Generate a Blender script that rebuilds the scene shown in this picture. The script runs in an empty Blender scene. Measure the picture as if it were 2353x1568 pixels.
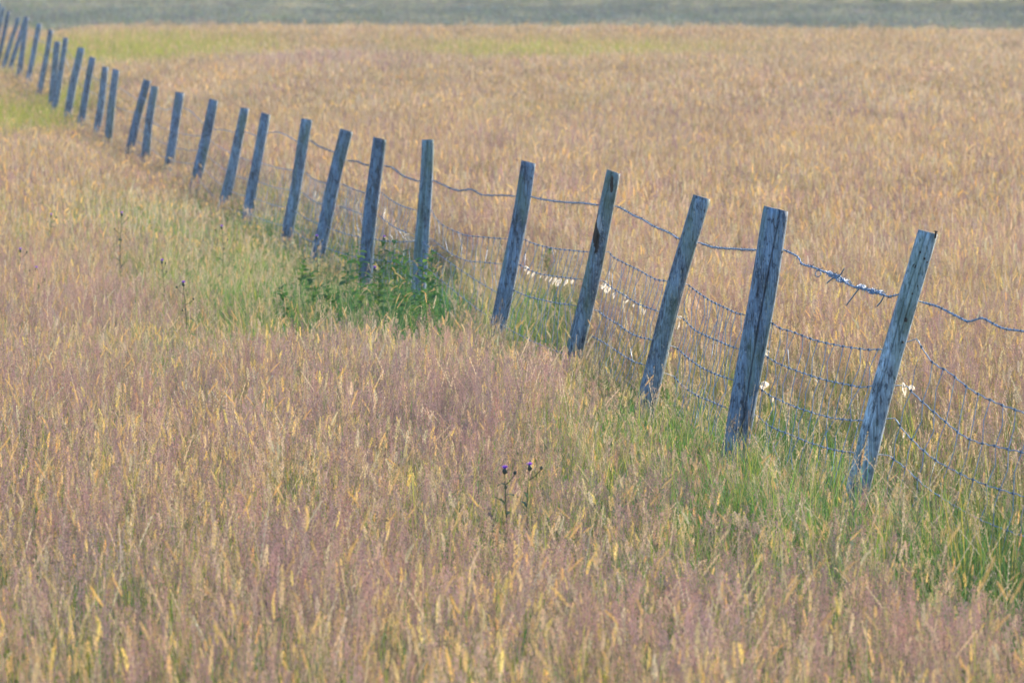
import bpy, bmesh, math, random
import numpy as np
from mathutils import Vector, Matrix

random.seed(7)
rng = np.random.default_rng(11)
sc = bpy.context.scene
COL = sc.collection
R = math.radians

# ------------------------------------------------------------------ camera
cam_d = bpy.data.cameras.new("camera")
cam_d.lens, cam_d.sensor_width = 200.0, 36.0
cam_d.clip_start, cam_d.clip_end = 0.5, 5000.0
cam_d.dof.use_dof = True
cam_d.dof.focus_distance = 25.5
cam_d.dof.aperture_fstop = 9.5
cam = bpy.data.objects.new("camera", cam_d)
cam.location = (0, 0, 2.0)
cam.rotation_euler = (R(90) - math.atan(834 / 2352 * 0.18), 0, 0)
COL.objects.link(cam)
sc.camera = cam

# ------------------------------------------------------------------ light
SUN_EL, SUN_AZ = R(15), R(37)          # azimuth clockwise from +Y (the view direction)
world = bpy.data.worlds.new("World")
sc.world = world
world.use_nodes = True
wn = world.node_tree
sky = wn.nodes.new("ShaderNodeTexSky")
sky.sky_type = 'NISHITA'
sky.sun_disc = False
sky.sun_elevation, sky.sun_rotation = SUN_EL, SUN_AZ
sky.air_density, sky.dust_density, sky.ozone_density = 1.0, 0.7, 3.9
bg = wn.nodes["Background"]
bg.inputs["Strength"].default_value = 0.15
wn.links.new(sky.outputs[0], bg.inputs[0])
sun_d = bpy.data.lights.new("sun", 'SUN')
sun_d.energy, sun_d.angle, sun_d.color = 4.8, R(0.6), (1.0, 0.85, 0.63)
sun = bpy.data.objects.new("sun", sun_d)
sdir = Vector((math.sin(SUN_AZ) * math.cos(SUN_EL), math.cos(SUN_AZ) * math.cos(SUN_EL), math.sin(SUN_EL)))
sun.rotation_euler = sdir.to_track_quat('Z', 'Y').to_euler()
COL.objects.link(sun)
sc.view_settings.view_transform = 'Standard'
sc.view_settings.look = 'None'
sc.view_settings.gamma = 1.0
sc.view_settings.use_curve_mapping = False
sc.view_settings.exposure = 1.08
sc.cycles.use_denoising = True
sc.cycles.denoiser = 'OPENIMAGEDENOISE'
sc.cycles.denoising_input_passes = 'RGB_ALBEDO_NORMAL'
sc.cycles.denoising_prefilter = 'ACCURATE'
sc.cycles.max_bounces = 8
sc.cycles.transmission_bounces = 6
sc.cycles.caustics_reflective = sc.cycles.caustics_refractive = False

# ------------------------------------------------------------------ helpers
def tag(o, label=None, cat=None, group=None, kind=None):
    if label: o["label"] = label
    if cat: o["category"] = cat
    if group: o["group"] = group
    if kind: o["kind"] = kind
    return o

def empty(name, loc):
    o = bpy.data.objects.new(name, None)
    o.empty_display_size = 0.2
    o.location = loc
    COL.objects.link(o)
    return o

class MB:
    """collects vertices, faces and an optional colour per vertex"""
    def __init__(s): s.v, s.f, s.c = [], [], []
    def add(s, v, f, c=None):
        o = len(s.v)
        s.v += [tuple(p) for p in v]
        s.f += [tuple(i + o for i in q) for q in f]
        s.c += [c or (1, 1, 1)] * len(v)
    def tube(s, pts, r, n=6, col=None, cap=True):
        pts = [Vector(p) for p in pts]
        m = len(pts)
        rr = r if hasattr(r, '__len__') else [r] * m
        v, f = [], []
        for i, p in enumerate(pts):
            t = (pts[min(i + 1, m - 1)] - pts[max(i - 1, 0)]).normalized()
            a = t.cross(Vector((0, 0, 1)) if abs(t.z) < .9 else Vector((1, 0, 0))).normalized()
            b = t.cross(a)
            for k in range(n):
                q = 2 * math.pi * k / n
                v.append(p + (a * math.cos(q) + b * math.sin(q)) * rr[i])
        for i in range(m - 1):
            for k in range(n):
                f.append((i * n + k, i * n + (k + 1) % n, (i + 1) * n + (k + 1) % n, (i + 1) * n + k))
        if cap:
            f.append(tuple(range(n))); f.append(tuple(range((m - 1) * n, m * n)))
        s.add(v, f, col)
    def ribbon(s, pts, w, side, col=None):
        v, f = [], []
        m = len(pts)
        for i, p in enumerate(pts):
            ww = w[i] if hasattr(w, '__len__') else w
            v += [Vector(p) - side * ww * .5, Vector(p) + side * ww * .5]
        for i in range(m - 1): f.append((2 * i, 2 * i + 1, 2 * i + 3, 2 * i + 2))
        s.add(v, f, col)
    def mesh(s, name, mat, smooth=False, colour=False):
        me = bpy.data.meshes.new(name)
        me.from_pydata(s.v, [], s.f)
        if mat: me.materials.append(mat)
        if smooth: me.polygons.foreach_set("use_smooth", [True] * len(me.polygons))
        if colour:
            a = me.attributes.new("col", 'FLOAT_COLOR', 'POINT')
            arr = np.ones((len(s.v), 4), dtype=np.float32); arr[:, :3] = np.array(s.c)
            a.data.foreach_set("color", arr.ravel())
        return me
    def build(s, name, mat, parent=None, smooth=False, colour=False):
        o = bpy.data.objects.new(name, s.mesh(name, mat, smooth, colour))
        COL.objects.link(o)
        if parent:
            o.parent = parent
            w = Vector((0, 0, 0)); p = parent
            while p: w += p.location; p = p.parent
            o.data.transform(Matrix.Translation(-w))
        return o

def smooth_noise(seed):
    """2-D value noise on numpy arrays"""
    g = np.random.default_rng(seed).random((257, 257))
    def f(x, y):
        x = np.mod(np.asarray(x, float), 256); y = np.mod(np.asarray(y, float), 256)
        i, j = np.floor(x).astype(int), np.floor(y).astype(int)
        u, v = x - i, y - j
        u, v = u * u * (3 - 2 * u), v * v * (3 - 2 * v)
        return (g[i, j] * (1 - u) * (1 - v) + g[i + 1, j] * u * (1 - v) + g[i, j + 1] * (1 - u) * v + g[i + 1, j + 1] * u * v)
    return f
N1, N2, N3, N4 = (smooth_noise(k) for k in (1, 2, 3, 4))
def fbm(f, x, y): return (f(x, y) + .5 * f(x * 2.1 + 31, y * 2.1 + 7) + .25 * f(x * 4.3 + 11, y * 4.3 + 91)) / 1.75

# ------------------------------------------------------------------ terrain
TY = [-700, -60, 0, 23, 35, 50, 65, 78, 90, 111, 122, 142, 160, 180, 200, 290, 400, 600, 720]
TZ = [-.28, -.28, -.28, -.28, -.41, -.46, -.48, -.52, -.41, -.17, -.02, .22, .0, -.2, 0.0, .55, 1.5, 6, 9]
def terrain(x, y):
    x, y = np.asarray(x, float), np.asarray(y, float)
    z = 0
    for k, w in ((-4, .2), (-2, .2), (0, .2), (2, .2), (4, .2)):
        z = z + w * np.interp(y + k, TY, TZ)
    tilt = np.clip((y - 110) / 30, 0, 1) * np.clip(x, -30, 30) * -.009
    bump = (N1(x * .35 + 50, y * .12 + 20) - .5) * .08 * np.clip((y - 15) / 20, 0, 1)
    return z + tilt + bump

def node(nt, t, **kw):
    n = nt.nodes.new(t)
    for k, v in kw.items(): setattr(n, k, v)
    return n

def new_mat(name):
    m = bpy.data.materials.new(name)
    m.use_nodes = True
    nt = m.node_tree
    return m, nt, nt.nodes["Principled BSDF"]

def ramp(nt, fac, stops):
    r = node(nt, "ShaderNodeValToRGB")
    el = r.color_ramp.elements
    while len(el) < len(stops): el.new(.5)
    for e, (p, c) in zip(el, stops): e.position = p; e.color = (*c, 1)
    nt.links.new(fac, r.inputs[0])
    return r.outputs[0]

def noise(nt, scale, detail=4, vec=None, rough=.55):
    n = node(nt, "ShaderNodeTexNoise")
    n.inputs["Scale"].default_value = scale
    n.inputs["Detail"].default_value = detail
    n.inputs["Roughness"].default_value = rough
    if vec is not None: nt.links.new(vec, n.inputs["Vector"])
    return n.outputs["Fac"]

def mapping(nt, vec, scale):
    m = node(nt, "ShaderNodeMapping")
    m.inputs["Scale"].default_value = scale
    nt.links.new(vec, m.inputs["Vector"])
    return m.outputs[0]

# soil and thatch under the grass
m_soil, nt, p = new_mat("thatch")
geo = node(nt, "ShaderNodeNewGeometry")
c = ramp(nt, noise(nt, 3.0, 8, geo.outputs["Position"]), [(.3, (.10, .075, .04)), (.55, (.17, .12, .06)), (.75, (.10, .11, .04))])
nt.links.new(c, p.inputs["Base Color"]); p.inputs["Roughness"].default_value = .95
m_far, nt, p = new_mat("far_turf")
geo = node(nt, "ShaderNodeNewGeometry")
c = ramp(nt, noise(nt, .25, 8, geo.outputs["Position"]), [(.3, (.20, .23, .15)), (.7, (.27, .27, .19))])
nt.links.new(c, p.inputs["Base Color"]); p.inputs["Roughness"].default_value = .95

def ground_sheet(name, ys, xs, mat):
    X, Y = np.meshgrid(xs, ys)
    Z = terrain(X, Y)
    v = np.stack([X.ravel(), Y.ravel(), Z.ravel()], 1)
    nx = len(xs)
    f = [(j * nx + i, j * nx + i + 1, (j + 1) * nx + i + 1, (j + 1) * nx + i) for j in range(len(ys) - 1) for i in range(nx - 1)]
    me = bpy.data.meshes.new(name)
    me.from_pydata(v.tolist(), [], f)
    me.materials.append(mat)
    me.polygons.foreach_set("use_smooth", [True] * len(f))
    o = bpy.data.objects.new(name, me)
    COL.objects.link(o)
    return o
xs = np.concatenate([[-650, -400, -250, -120, -70], np.arange(-40, 40.1, 1.0), [70, 120, 250, 400, 650]])
g = ground_sheet("field", np.concatenate([[-400, -200, -150, -50, -20], np.arange(0, 172, 1.5)]), xs, m_soil)
tag(g, "dry hay meadow ground under the long grass", "field", kind="structure")
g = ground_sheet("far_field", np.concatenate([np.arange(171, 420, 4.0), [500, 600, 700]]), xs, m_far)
tag(g, "grey green shaded field beyond the crest of the meadow", "field", kind="structure")

# ------------------------------------------------------------------ grass
def leaf_mat(name, trans=.46, tinted=True, rough=.5):
    m = bpy.data.materials.new(name)
    m.use_nodes = True
    nt = m.node_tree
    nt.nodes.clear()
    out = node(nt, "ShaderNodeOutputMaterial")
    a = node(nt, "ShaderNodeAttribute", attribute_name="col")
    colr = a.outputs["Color"]
    if tinted:
        b = node(nt, "ShaderNodeAttribute", attribute_name="tint", attribute_type='INSTANCER')
        mx = node(nt, "ShaderNodeMix", data_type='RGBA', blend_type='MULTIPLY')
        mx.inputs[0].default_value = 1
        nt.links.new(colr, mx.inputs[6]); nt.links.new(b.outputs["Color"], mx.inputs[7])
        colr = mx.outputs[2]
    d = node(nt, "ShaderNodeBsdfDiffuse"); t = node(nt, "ShaderNodeBsdfTranslucent")
    g = node(nt, "ShaderNodeBsdfGlossy"); g.inputs["Roughness"].default_value = rough
    nt.links.new(colr, d.inputs[0]); nt.links.new(colr, t.inputs[0])
    m1 = node(nt, "ShaderNodeMixShader"); m1.inputs[0].default_value = trans
    m2 = node(nt, "ShaderNodeMixShader"); m2.inputs[0].default_value = .04
    nt.links.new(d.outputs[0], m1.inputs[1]); nt.links.new(t.outputs[0], m1.inputs[2])
    nt.links.new(m1.outputs[0], m2.inputs[1]); nt.links.new(g.outputs[0], m2.inputs[2])
    nt.links.new(m2.outputs[0], out.inputs[0])
    return m
m_grass = leaf_mat("grass")

def rcol(c, j=.15):
    k = 1 + random.uniform(-j, j)
    return tuple(max(0, x * k * (1 + random.uniform(-j, j) * .4)) for x in c)

GOLD = [(.76, .55, .18), (.72, .54, .24), (.72, .48, .20), (.68, .53, .30)]
TAN = [(.53, .39, .21), (.46, .34, .17), (.56, .43, .25), (.50, .36, .19)]
BUFF = [(.60, .47, .31), (.55, .42, .28), (.62, .50, .34)]
PINK = [(.38, .24, .23), (.34, .22, .22), (.42, .27, .25)]
PALE = [(.58, .50, .35), (.52, .44, .30)]
GREEN = [(.16, .34, .06), (.13, .31, .06), (.22, .36, .07), (.11, .28, .08)]
DARKG = [(.06, .20, .05), (.08, .23, .06), (.05, .16, .06)]
LIME = [(.36, .38, .06), (.42, .40, .08), (.32, .37, .06)]
OLIVE = [(.26, .33, .06), (.31, .33, .07), (.21, .30, .06), (.36, .35, .09)]
STRAW = [(.46, .38, .17), (.40, .34, .13), (.50, .40, .20)]

def culm(mb, x, y, h, bend, w, col, seg=4):
    """a bare stem; returns tip and its direction"""
    a = random.uniform(0, 6.283)
    lean = Vector((math.cos(a), math.sin(a), 0)) * bend * h
    drift = Vector((random.gauss(0, .05), random.gauss(0, .05), 0)) * h
    P = lambda t: Vector((x, y, 0)) + drift * t + lean * t * t + Vector((0, 0, h * (t - .5 * bend * bend * t * t)))
    pts = [P(i / seg) for i in range(seg + 1)]
    s = random.uniform(0, 3.14)
    mb.ribbon(pts, [w * (1 - .4 * i / seg) for i in range(seg + 1)], Vector((math.cos(s), math.sin(s), 0)), col)
    return pts[-1], (pts[-1] - pts[-2]).normalized()

def basis(d):
    a = d.cross(Vector((.3, .9, .1))).normalized()
    return a, d.cross(a)

def spike(mb, p, d, L, r, cols, n, curve=0., out=.5, size=1.):
    """a dense head made of overlapping little glumes"""
    a, b = basis(d)
    cdir = (a * random.uniform(-1, 1) + b * random.uniform(-1, 1)).normalized()
    base = rcol(random.choice(cols))
    for i in range(n):
        t = (i + random.random()) / n
        prof = math.sin(math.pi * min(1, .12 + t * .86)) ** .7
        q = p + d * (L * t) + cdir * (curve * L * t * t) - Vector((0, 0, abs(curve) * L * .4 * t * t))
        ang = i * 2.4 + random.random()
        o = a * math.cos(ang) + b * math.sin(ang)
        s = o.cross(d)
        l = L * .2 * size + .004
        w = r * .9
        c0 = q + o * r * prof * .35
        tip = c0 + d * l * (1 - .3 * out) + o * l * out * .6 * prof
        mb.add([c0 - s * w * .5, c0 + d * l * .45 + o * r * .5 * prof - s * w * .1, tip, c0 + d * l * .4 + s * w * .5 + o * r * .3 * prof], [(0, 1, 2, 3)], rcol(base, .1))

def panicle(mb, p, d, L, W, cols, n, size=1.):
    """an airy open panicle: hair branches with tiny spikelets"""
    a, b = basis(d)
    base = rcol(random.choice(cols))
    top = p + d * L
    mb.ribbon([p, top], [.0010, .0006], a, base)
    for i in range(n):
        t = random.random() ** .8
        ang = random.uniform(0, 6.283)
        rad = W * (1 - t) ** .6 * math.sqrt(random.random()) * (.4 + .6 * min(1, t * 4))
        o = a * math.cos(ang) + b * math.sin(ang)
        q = p + d * (L * (t + .08 * random.random())) + o * rad
        l, w = .0042 * size * random.uniform(.7, 1.3), .0019 * size
        u = (d + o * .7 + Vector((random.gauss(0, .3), random.gauss(0, .3), random.gauss(0, .3)))).normalized()
        s = u.cross(Vector((random.random(), random.random(), .2))).normalized()
        mb.add([q - s * w, q + u * l * .5, q + s * w, q - u * l * .6], [(0, 1, 2, 3)], rcol(base, .2))
        if i % 5 == 0:
            st = p + d * (L * max(0, t - .2))
            mb.ribbon([st, q], .0006, o.cross(d).normalized(), base)

def ryespike(mb, p, d, L, cols, n=11, size=1.):
    a, b = basis(d)
    base = rcol(random.choice(cols))
    mb.ribbon([p, p + d * L], .0015, a, base)
    for i in range(n):
        t = (i + .3) / n
        o = a * (1 if i % 2 else -1)
        q = p + d * L * t
        l, w = .011 * size, .0024 * size
        mb.add([q - d * .001, q + d * l * .45 + o * w * 1.4 + b * w * .6, q + d * l + o * w * 1.3, q + d * l * .5 + o * w * .3 - b * w * .5], [(0, 1, 2, 3)], rcol(base, .12))

def blade(mb, x, y, h, w, cols, arch=.4):
    a = random.uniform(0, 6.283)
    o = Vector((math.cos(a), math.sin(a), 0))
    s = Vector((-o.y, o.x, 0))
    ar = arch * random.uniform(.2, 1.4)
    seg = 5
    pts = []
    for i in range(seg + 1):
        t = i / seg
        pts.append(Vector((x, y, 0)) + o * (h * ar * t * t) + Vector((0, 0, h * (t - .45 * ar * t ** 3))))
    c = rcol(random.choice(cols))
    mb.ribbon(pts, [w * (1 - (i / seg) ** 2.2 * .9) for i in range(seg + 1)], s, c)

def tuft(mix, rad, k=1.0, hs=1.0):
    """mix: dict of element -> count; k widens everything for distant tufts"""
    mb = MB()
    def xy():
        a, q = random.uniform(0, 6.283), rad * math.sqrt(random.random())
        return q * math.cos(a), q * math.sin(a)
    for el, n in mix.items():
        n = int(n) + (random.random() < n - int(n))
        for _ in range(n):
            x, y = xy()
            if el == 'vernal':
                h = random.uniform(.26, .46) * hs
                p, d = culm(mb, x, y, h, random.uniform(0, .16), .0017 * k, rcol(random.choice(STRAW)))
                spike(mb, p, d, random.uniform(.030, .058), random.uniform(.0050, .0078) * k, GOLD, 22, random.uniform(0, .2), size=k ** .5)
            elif el == 'timothy':
                h = random.uniform(.38, .62) * hs
                p, d = culm(mb, x, y, h, random.uniform(.05, .35), .0019 * k, rcol(random.choice(STRAW)))
                spike(mb, p, d, random.uniform(.05, .10), random.uniform(.0045, .0065) * k, GOLD + BUFF, 36, random.uniform(0, .6), .35, size=.6 * k ** .5)
            elif el == 'fog':
                h = random.uniform(.30, .52) * hs
                p, d = culm(mb, x, y, h, random.uniform(0, .2), .0017 * k, rcol(random.choice(TAN)))
                spike(mb, p, d, random.uniform(.05, .085), random.uniform(.006, .010) * k, BUFF + TAN, 34, random.uniform(0, .3), .7, size=.6 * k ** .5)
            elif el == 'bent':
                h = random.uniform(.26, .44) * hs
                p, d = culm(mb, x, y, h, random.uniform(0, .15), .0012 * k, rcol(random.choice(PINK)))
                panicle(mb, p, d, random.uniform(.09, .15), random.uniform(.025, .05), PINK, int(64 / k), k)
            elif el == 'buffbent':
                h = random.uniform(.28, .46) * hs
                p, d = culm(mb, x, y, h, random.uniform(0, .2), .0012 * k, rcol(random.choice(TAN)))
                panicle(mb, p, d, random.uniform(.08, .14), random.uniform(.018, .035), TAN + BUFF, int(56 / k), k)
            elif el == 'rye':
                h = random.uniform(.30, .52) * hs
                p, d = culm(mb, x, y, h, random.uniform(.05, .45), .0016 * k, rcol(random.choice(PALE)))
                ryespike(mb, p, d, random.uniform(.09, .16), PALE + BUFF, size=k)
            elif el == 'stem':
                culm(mb, x, y, random.uniform(.22, .45) * hs, random.uniform(0, .4), .0015 * k, rcol(random.choice(TAN + PALE)))
            elif el == 'olive': blade(mb, x, y, random.uniform(.20, .40) * hs, random.uniform(.0028, .005) * k, OLIVE, .45)
            elif el == 'green': blade(mb, x, y, random.uniform(.22, .44) * hs, random.uniform(.0028, .005) * k, GREEN, .5)
            elif el == 'dark': blade(mb, x, y, random.uniform(.24, .48) * hs, random.uniform(.004, .009) * k, DARKG, .5)
            elif el == 'lime': blade(mb, x, y, random.uniform(.28, .58) * hs, random.uniform(.0028, .005) * k, LIME, .3)
            elif el == 'straw': blade(mb, x, y, random.uniform(.14, .34) * hs, random.uniform(.002, .004) * k, STRAW + TAN, .6)
            elif el == 'wiry':
                p, d = culm(mb, x, y, random.uniform(.3, .5) * hs, random.uniform(.2, .8), .0024 * k, rcol((.10, .07, .06)))
                spike(mb, p - d * .12, d, .14, .003, [(.12, .07, .06), (.16, .09, .08)], 16, 0, .9)
    return mb

MIX = {
    'gold':  {'vernal': 4.5, 'fog': .6, 'buffbent': .6, 'bent': 2.5, 'stem': 1.2, 'straw': 1.5, 'olive': 10, 'timothy': .6},
    'pink':  {'bent': 7, 'fog': .4, 'vernal': 1.2, 'stem': 1, 'straw': 1.5, 'olive': 5, 'green': 3, 'rye': .5},
    'mauve': {'bent': 5, 'buffbent': .8, 'stem': 2.5, 'straw': 2, 'dark': 3, 'green': 2, 'rye': .8, 'vernal': .4},
    'tan':   {'fog': 4, 'buffbent': 2.5, 'vernal': .8, 'stem': 2, 'straw': 1.5, 'olive': 10, 'bent': 1.5},
    'green': {'green': 18, 'olive': 4, 'rye': .8, 'buffbent': .4, 'vernal': .7, 'stem': 1},
    'dark':  {'dark': 15, 'green': 9, 'rye': .3, 'timothy': .2},
    'lime':  {'lime': 15, 'green': 5, 'buffbent': .4, 'fog': .2, 'stem': .6},
    'rye':   {'rye': 4, 'timothy': 1, 'stem': 2, 'straw': 2, 'green': 7, 'wiry': .4},
}
KINDS = list(MIX)
NV = 6
tuft_col = bpy.data.collections.new("grass_tufts")     # only a library for the scatter below
near_index, far_index, last_index = {}, {}, {}
idx = 0
for k in KINDS:
    near_index[k] = idx
    for v in range(NV):
        o = bpy.data.objects.new("tuft_%03d" % idx, tuft(MIX[k], .11).mesh("tuft", m_grass, colour=True))
        tuft_col.objects.link(o); idx += 1
for k in KINDS:
    far_index[k] = idx
    for v in range(NV):
        o = bpy.data.objects.new("tuft_%03d" % idx, tuft({e: n * 2.2 for e, n in MIX[k].items()}, .30, 1.9).mesh("tuft", m_grass, colour=True))
        tuft_col.objects.link(o); idx += 1
for k in KINDS:
    last_index[k] = idx
    for v in range(NV):
        o = bpy.data.objects.new("tuft_%03d" % idx, tuft({e: n * 2.4 for e, n in MIX[k].items()}, .34, 2.4).mesh("tuft", m_grass, colour=True))
        tuft_col.objects.link(o); idx += 1

def scatter_tree():
    ng = bpy.data.node_groups.new("scatter", 'GeometryNodeTree')
    ng.interface.new_socket("Geometry", in_out='INPUT', socket_type='NodeSocketGeometry')
    ng.interface.new_socket("Geometry", in_out='OUTPUT', socket_type='NodeSocketGeometry')
    gi, go = ng.nodes.new("NodeGroupInput"), ng.nodes.new("NodeGroupOutput")
    ci = ng.nodes.new("GeometryNodeCollectionInfo")
    ci.inputs["Collection"].default_value = tuft_col
    ci.inputs["Separate Children"].default_value = True
    ci.inputs["Reset Children"].default_value = True
    ip = ng.nodes.new("GeometryNodeInstanceOnPoints")
    ip.inputs["Pick Instance"].default_value = True
    def attr(n, t):
        a = ng.nodes.new("GeometryNodeInputNamedAttribute"); a.data_type = t
        a.inputs["Name"].default_value = n
        return a.outputs["Attribute"]
    L = ng.links.new
    L(gi.outputs[0], ip.inputs["Points"]); L(ci.outputs[0], ip.inputs["Instance"])
    L(attr("variant", 'INT'), ip.inputs["Instance Index"])
    L(attr("rot", 'FLOAT_VECTOR'), ip.inputs["Rotation"])
    L(attr("scl", 'FLOAT_VECTOR'), ip.inputs["Scale"])
    L(ip.outputs[0], go.inputs[0])
    return ng
SCATTER = scatter_tree()

def scatter(name, P, variant, rot, scl, tint):
    me = bpy.data.meshes.new(name)
    me.vertices.add(len(P))
    me.vertices.foreach_set("co", P.astype(np.float32).ravel())
    me.attributes.new("variant", 'INT', 'POINT').data.foreach_set("value", variant.astype(np.int32))
    me.attributes.new("rot", 'FLOAT_VECTOR', 'POINT').data.foreach_set("vector", rot.astype(np.float32).ravel())
    me.attributes.new("scl", 'FLOAT_VECTOR', 'POINT').data.foreach_set("vector", scl.astype(np.float32).ravel())
    t4 = np.ones((len(P), 4), dtype=np.float32); t4[:, :3] = tint
    me.attributes.new("tint", 'FLOAT_COLOR', 'POINT').data.foreach_set("color", t4.ravel())
    me.materials.append(m_grass)
    o = bpy.data.objects.new(name, me)
    COL.objects.link(o)
    o.modifiers.new("scatter", 'NODES').node_group = SCATTER
    return o

# drifts of one kind of grass: centre x, y, half-width, half-length, kind, strength
PATCHES = [
    (1.73, 21.35, 0.26, 1.28, 'green', 0.90),
    (1.29, 26.20, 0.40, 2.53, 'green', 1.00),
    (0.69, 27.85, 0.28, 2.13, 'green', 0.80),
    (0.15, 37.05, 0.34, 3.93, 'green', 1.00),
    (-1.08, 40.60, 0.62, 5.0, 'dark', 0.75),
    (-0.62, 37.60, 0.23, 3.6, 'dark', 0.80),
    (-1.85, 41.95, 0.80, 8.60, 'green', 0.80),
    (0.62, 21.55, 0.82, 2.30, 'green', 0.50),
    (-7.68, 90.00, 1.03, 12.35, 'lime', 1.00),
    (-8.42, 128, 3.0, 14, 'lime', 1.0),
    (1.20, 127.00, 3.69, 9.28, 'lime', 0.80),
    (-2.27, 107.45, 0.49, 2.78, 'green', 0.60),
    (0.16, 85.90, 0.92, 5.80, 'lime', 0.40),
    (1.61, 18.65, 0.29, 1.13, 'green', 0.40),
    (-3.10, 52.20, 1.20, 6.30, 'green', 0.60),
    (-0.34, 25.00, 0.33, 1.73, 'pink', 0.80),
    (1.28, 17.15, 0.39, 0.93, 'pink', 0.90),
    (-2.50, 36.00, 0.47, 3.23, 'mauve', 0.70),
    (0.20, 21.35, 0.41, 1.10, 'pink', 0.50),
    (-0.68, 18.65, 0.71, 1.68, 'pink', 0.40),
    (0.43, 17.35, 0.40, 1.45, 'pink', 0.40),
    (-3.76, 115.50, 2.83, 6.85, 'mauve', 0.95),
    (4.20, 87.90, 2.02, 9.90, 'mauve', 0.40),
    (-2.14, 27.15, 0.42, 2.03, 'mauve', 0.40),
    (-1.28, 21.55, 0.58, 1.50, 'gold', 0.60),
    (-0.03, 16.45, 0.19, 0.85, 'gold', 0.70),
    (0.36, 21.00, 0.40, 1.05, 'gold', 0.40),
    (1.96, 31.00, 0.95, 5.28, 'gold', 0.50),
]

def field_points(y0, y1, dens, margin):
    """random points in the wedge of ground the view takes in, with a margin at the sides"""
    half = lambda y: .09 * 1.12 * y + margin
    n = int(dens * (half(y0) + half(y1)) * (y1 - y0))
    y = np.sqrt(rng.uniform(y0 ** 2, y1 ** 2, int(n * 1.3)))[:n] if y0 > 5 else rng.uniform(y0, y1, n)
    x = rng.uniform(-1, 1, len(y)) * half(y)
    return x, y

def meadow_kinds(x, y):
    """which kind of grass grows where: broad drifts plus known patches"""
    n = len(x)
    W = {k: np.zeros(n) for k in KINDS}
    a = fbm(N1, x * .9, y * .30); b = fbm(N2, x * 1.3 + 40, y * .42); c = fbm(N3, x * 1.1 + 9, y * .36)
    far = np.clip((y - 22) / 12, 0, 1)
    line = 1.66 - .0 * y                                         # behind the fence the crop is tanner
    fx = np.interp(y, [20, 22.7, 39, 60, 90, 127], [1.7, 1.31, -.68, -3.4, -7.1, -11.8])
    behind = 1 / (1 + np.exp(-(x - fx - .25) * 5))
    sw = fbm(N4, x * .22 + 70, y * .055 + 3); sw2 = fbm(N2, x * .16 + 12, y * .075 + 44)     # wide wind-laid swathes
    W['tan'] = .22 + 1.0 * behind * far + .2 * a
    W['gold'] = .55 + 1.1 * np.clip(b - .4, 0, 1) - .1 * behind + .5 * np.clip((18.5 - y) / 3, 0, 1) + 1.6 * far * np.clip(sw2 - .55, 0, 1)
    W['pink'] = (.40 + 1.7 * np.clip(a - .5, 0, 1)) * (1 - .7 * far) + .10
    W['mauve'] = .26 + 1.1 * np.clip(c - .5, 0, 1) + 3.6 * far * np.clip(.46 - sw2, 0, 1)
    W['green'] = .36 + 1.2 * np.clip(.5 - b, 0, 1) * (1 - .4 * behind)
    W['lime'] = .20 + 1.3 * np.clip(c - .55, 0, 1) + 3.8 * far * np.clip(sw - .54, 0, 1)
    W['green'] = W['green'] + 1.5 * np.exp(-((x - fx + .25) / .62) ** 2) * np.clip((64 - y) / 20, 0, 1)
    W['green'] = W['green'] + 1.1 * np.clip(-(x - fx + .1), 0, 1) * np.clip((y - 26) / 8, 0, 1) * np.clip((95 - y) / 20, 0, 1)
    W['rye'] = .17 * (1 - .5 * far)
    W['dark'] = .02 + .10 * (1 - far) * np.clip(.55 - b, 0, 1)
    for k in KINDS: W[k] = np.maximum(W[k], 0)
    tot = sum(W.values())
    for k in KINDS: W[k] = W[k] / tot
    jit = (fbm(N4, x * 3.1, y * 1.1) - .5) * .9
    for px, py, rx, ry, k, s in PATCHES:
        d = np.sqrt(((x - px) / rx) ** 2 + ((y - py) / ry) ** 2) + jit
        m = s * np.clip(1.45 - d, 0, 1)
        for kk in KINDS: W[kk] = W[kk] * (1 - m)
        W[k] = W[k] + m
    cum = np.cumsum(np.stack([W[k] for k in KINDS]), 0)
    u = rng.random(n) * cum[-1]
    return (u[None] > cum).sum(0).clip(0, len(KINDS) - 1), W

KN = np.array([near_index[k] for k in KINDS]); KF = np.array([far_index[k] for k in KINDS]); KL = np.array([last_index[k] for k in KINDS])
SHORT = np.array([{'green': .85, 'dark': 1.0, 'lime': .95}.get(k, 1.0) for k in KINDS])

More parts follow.
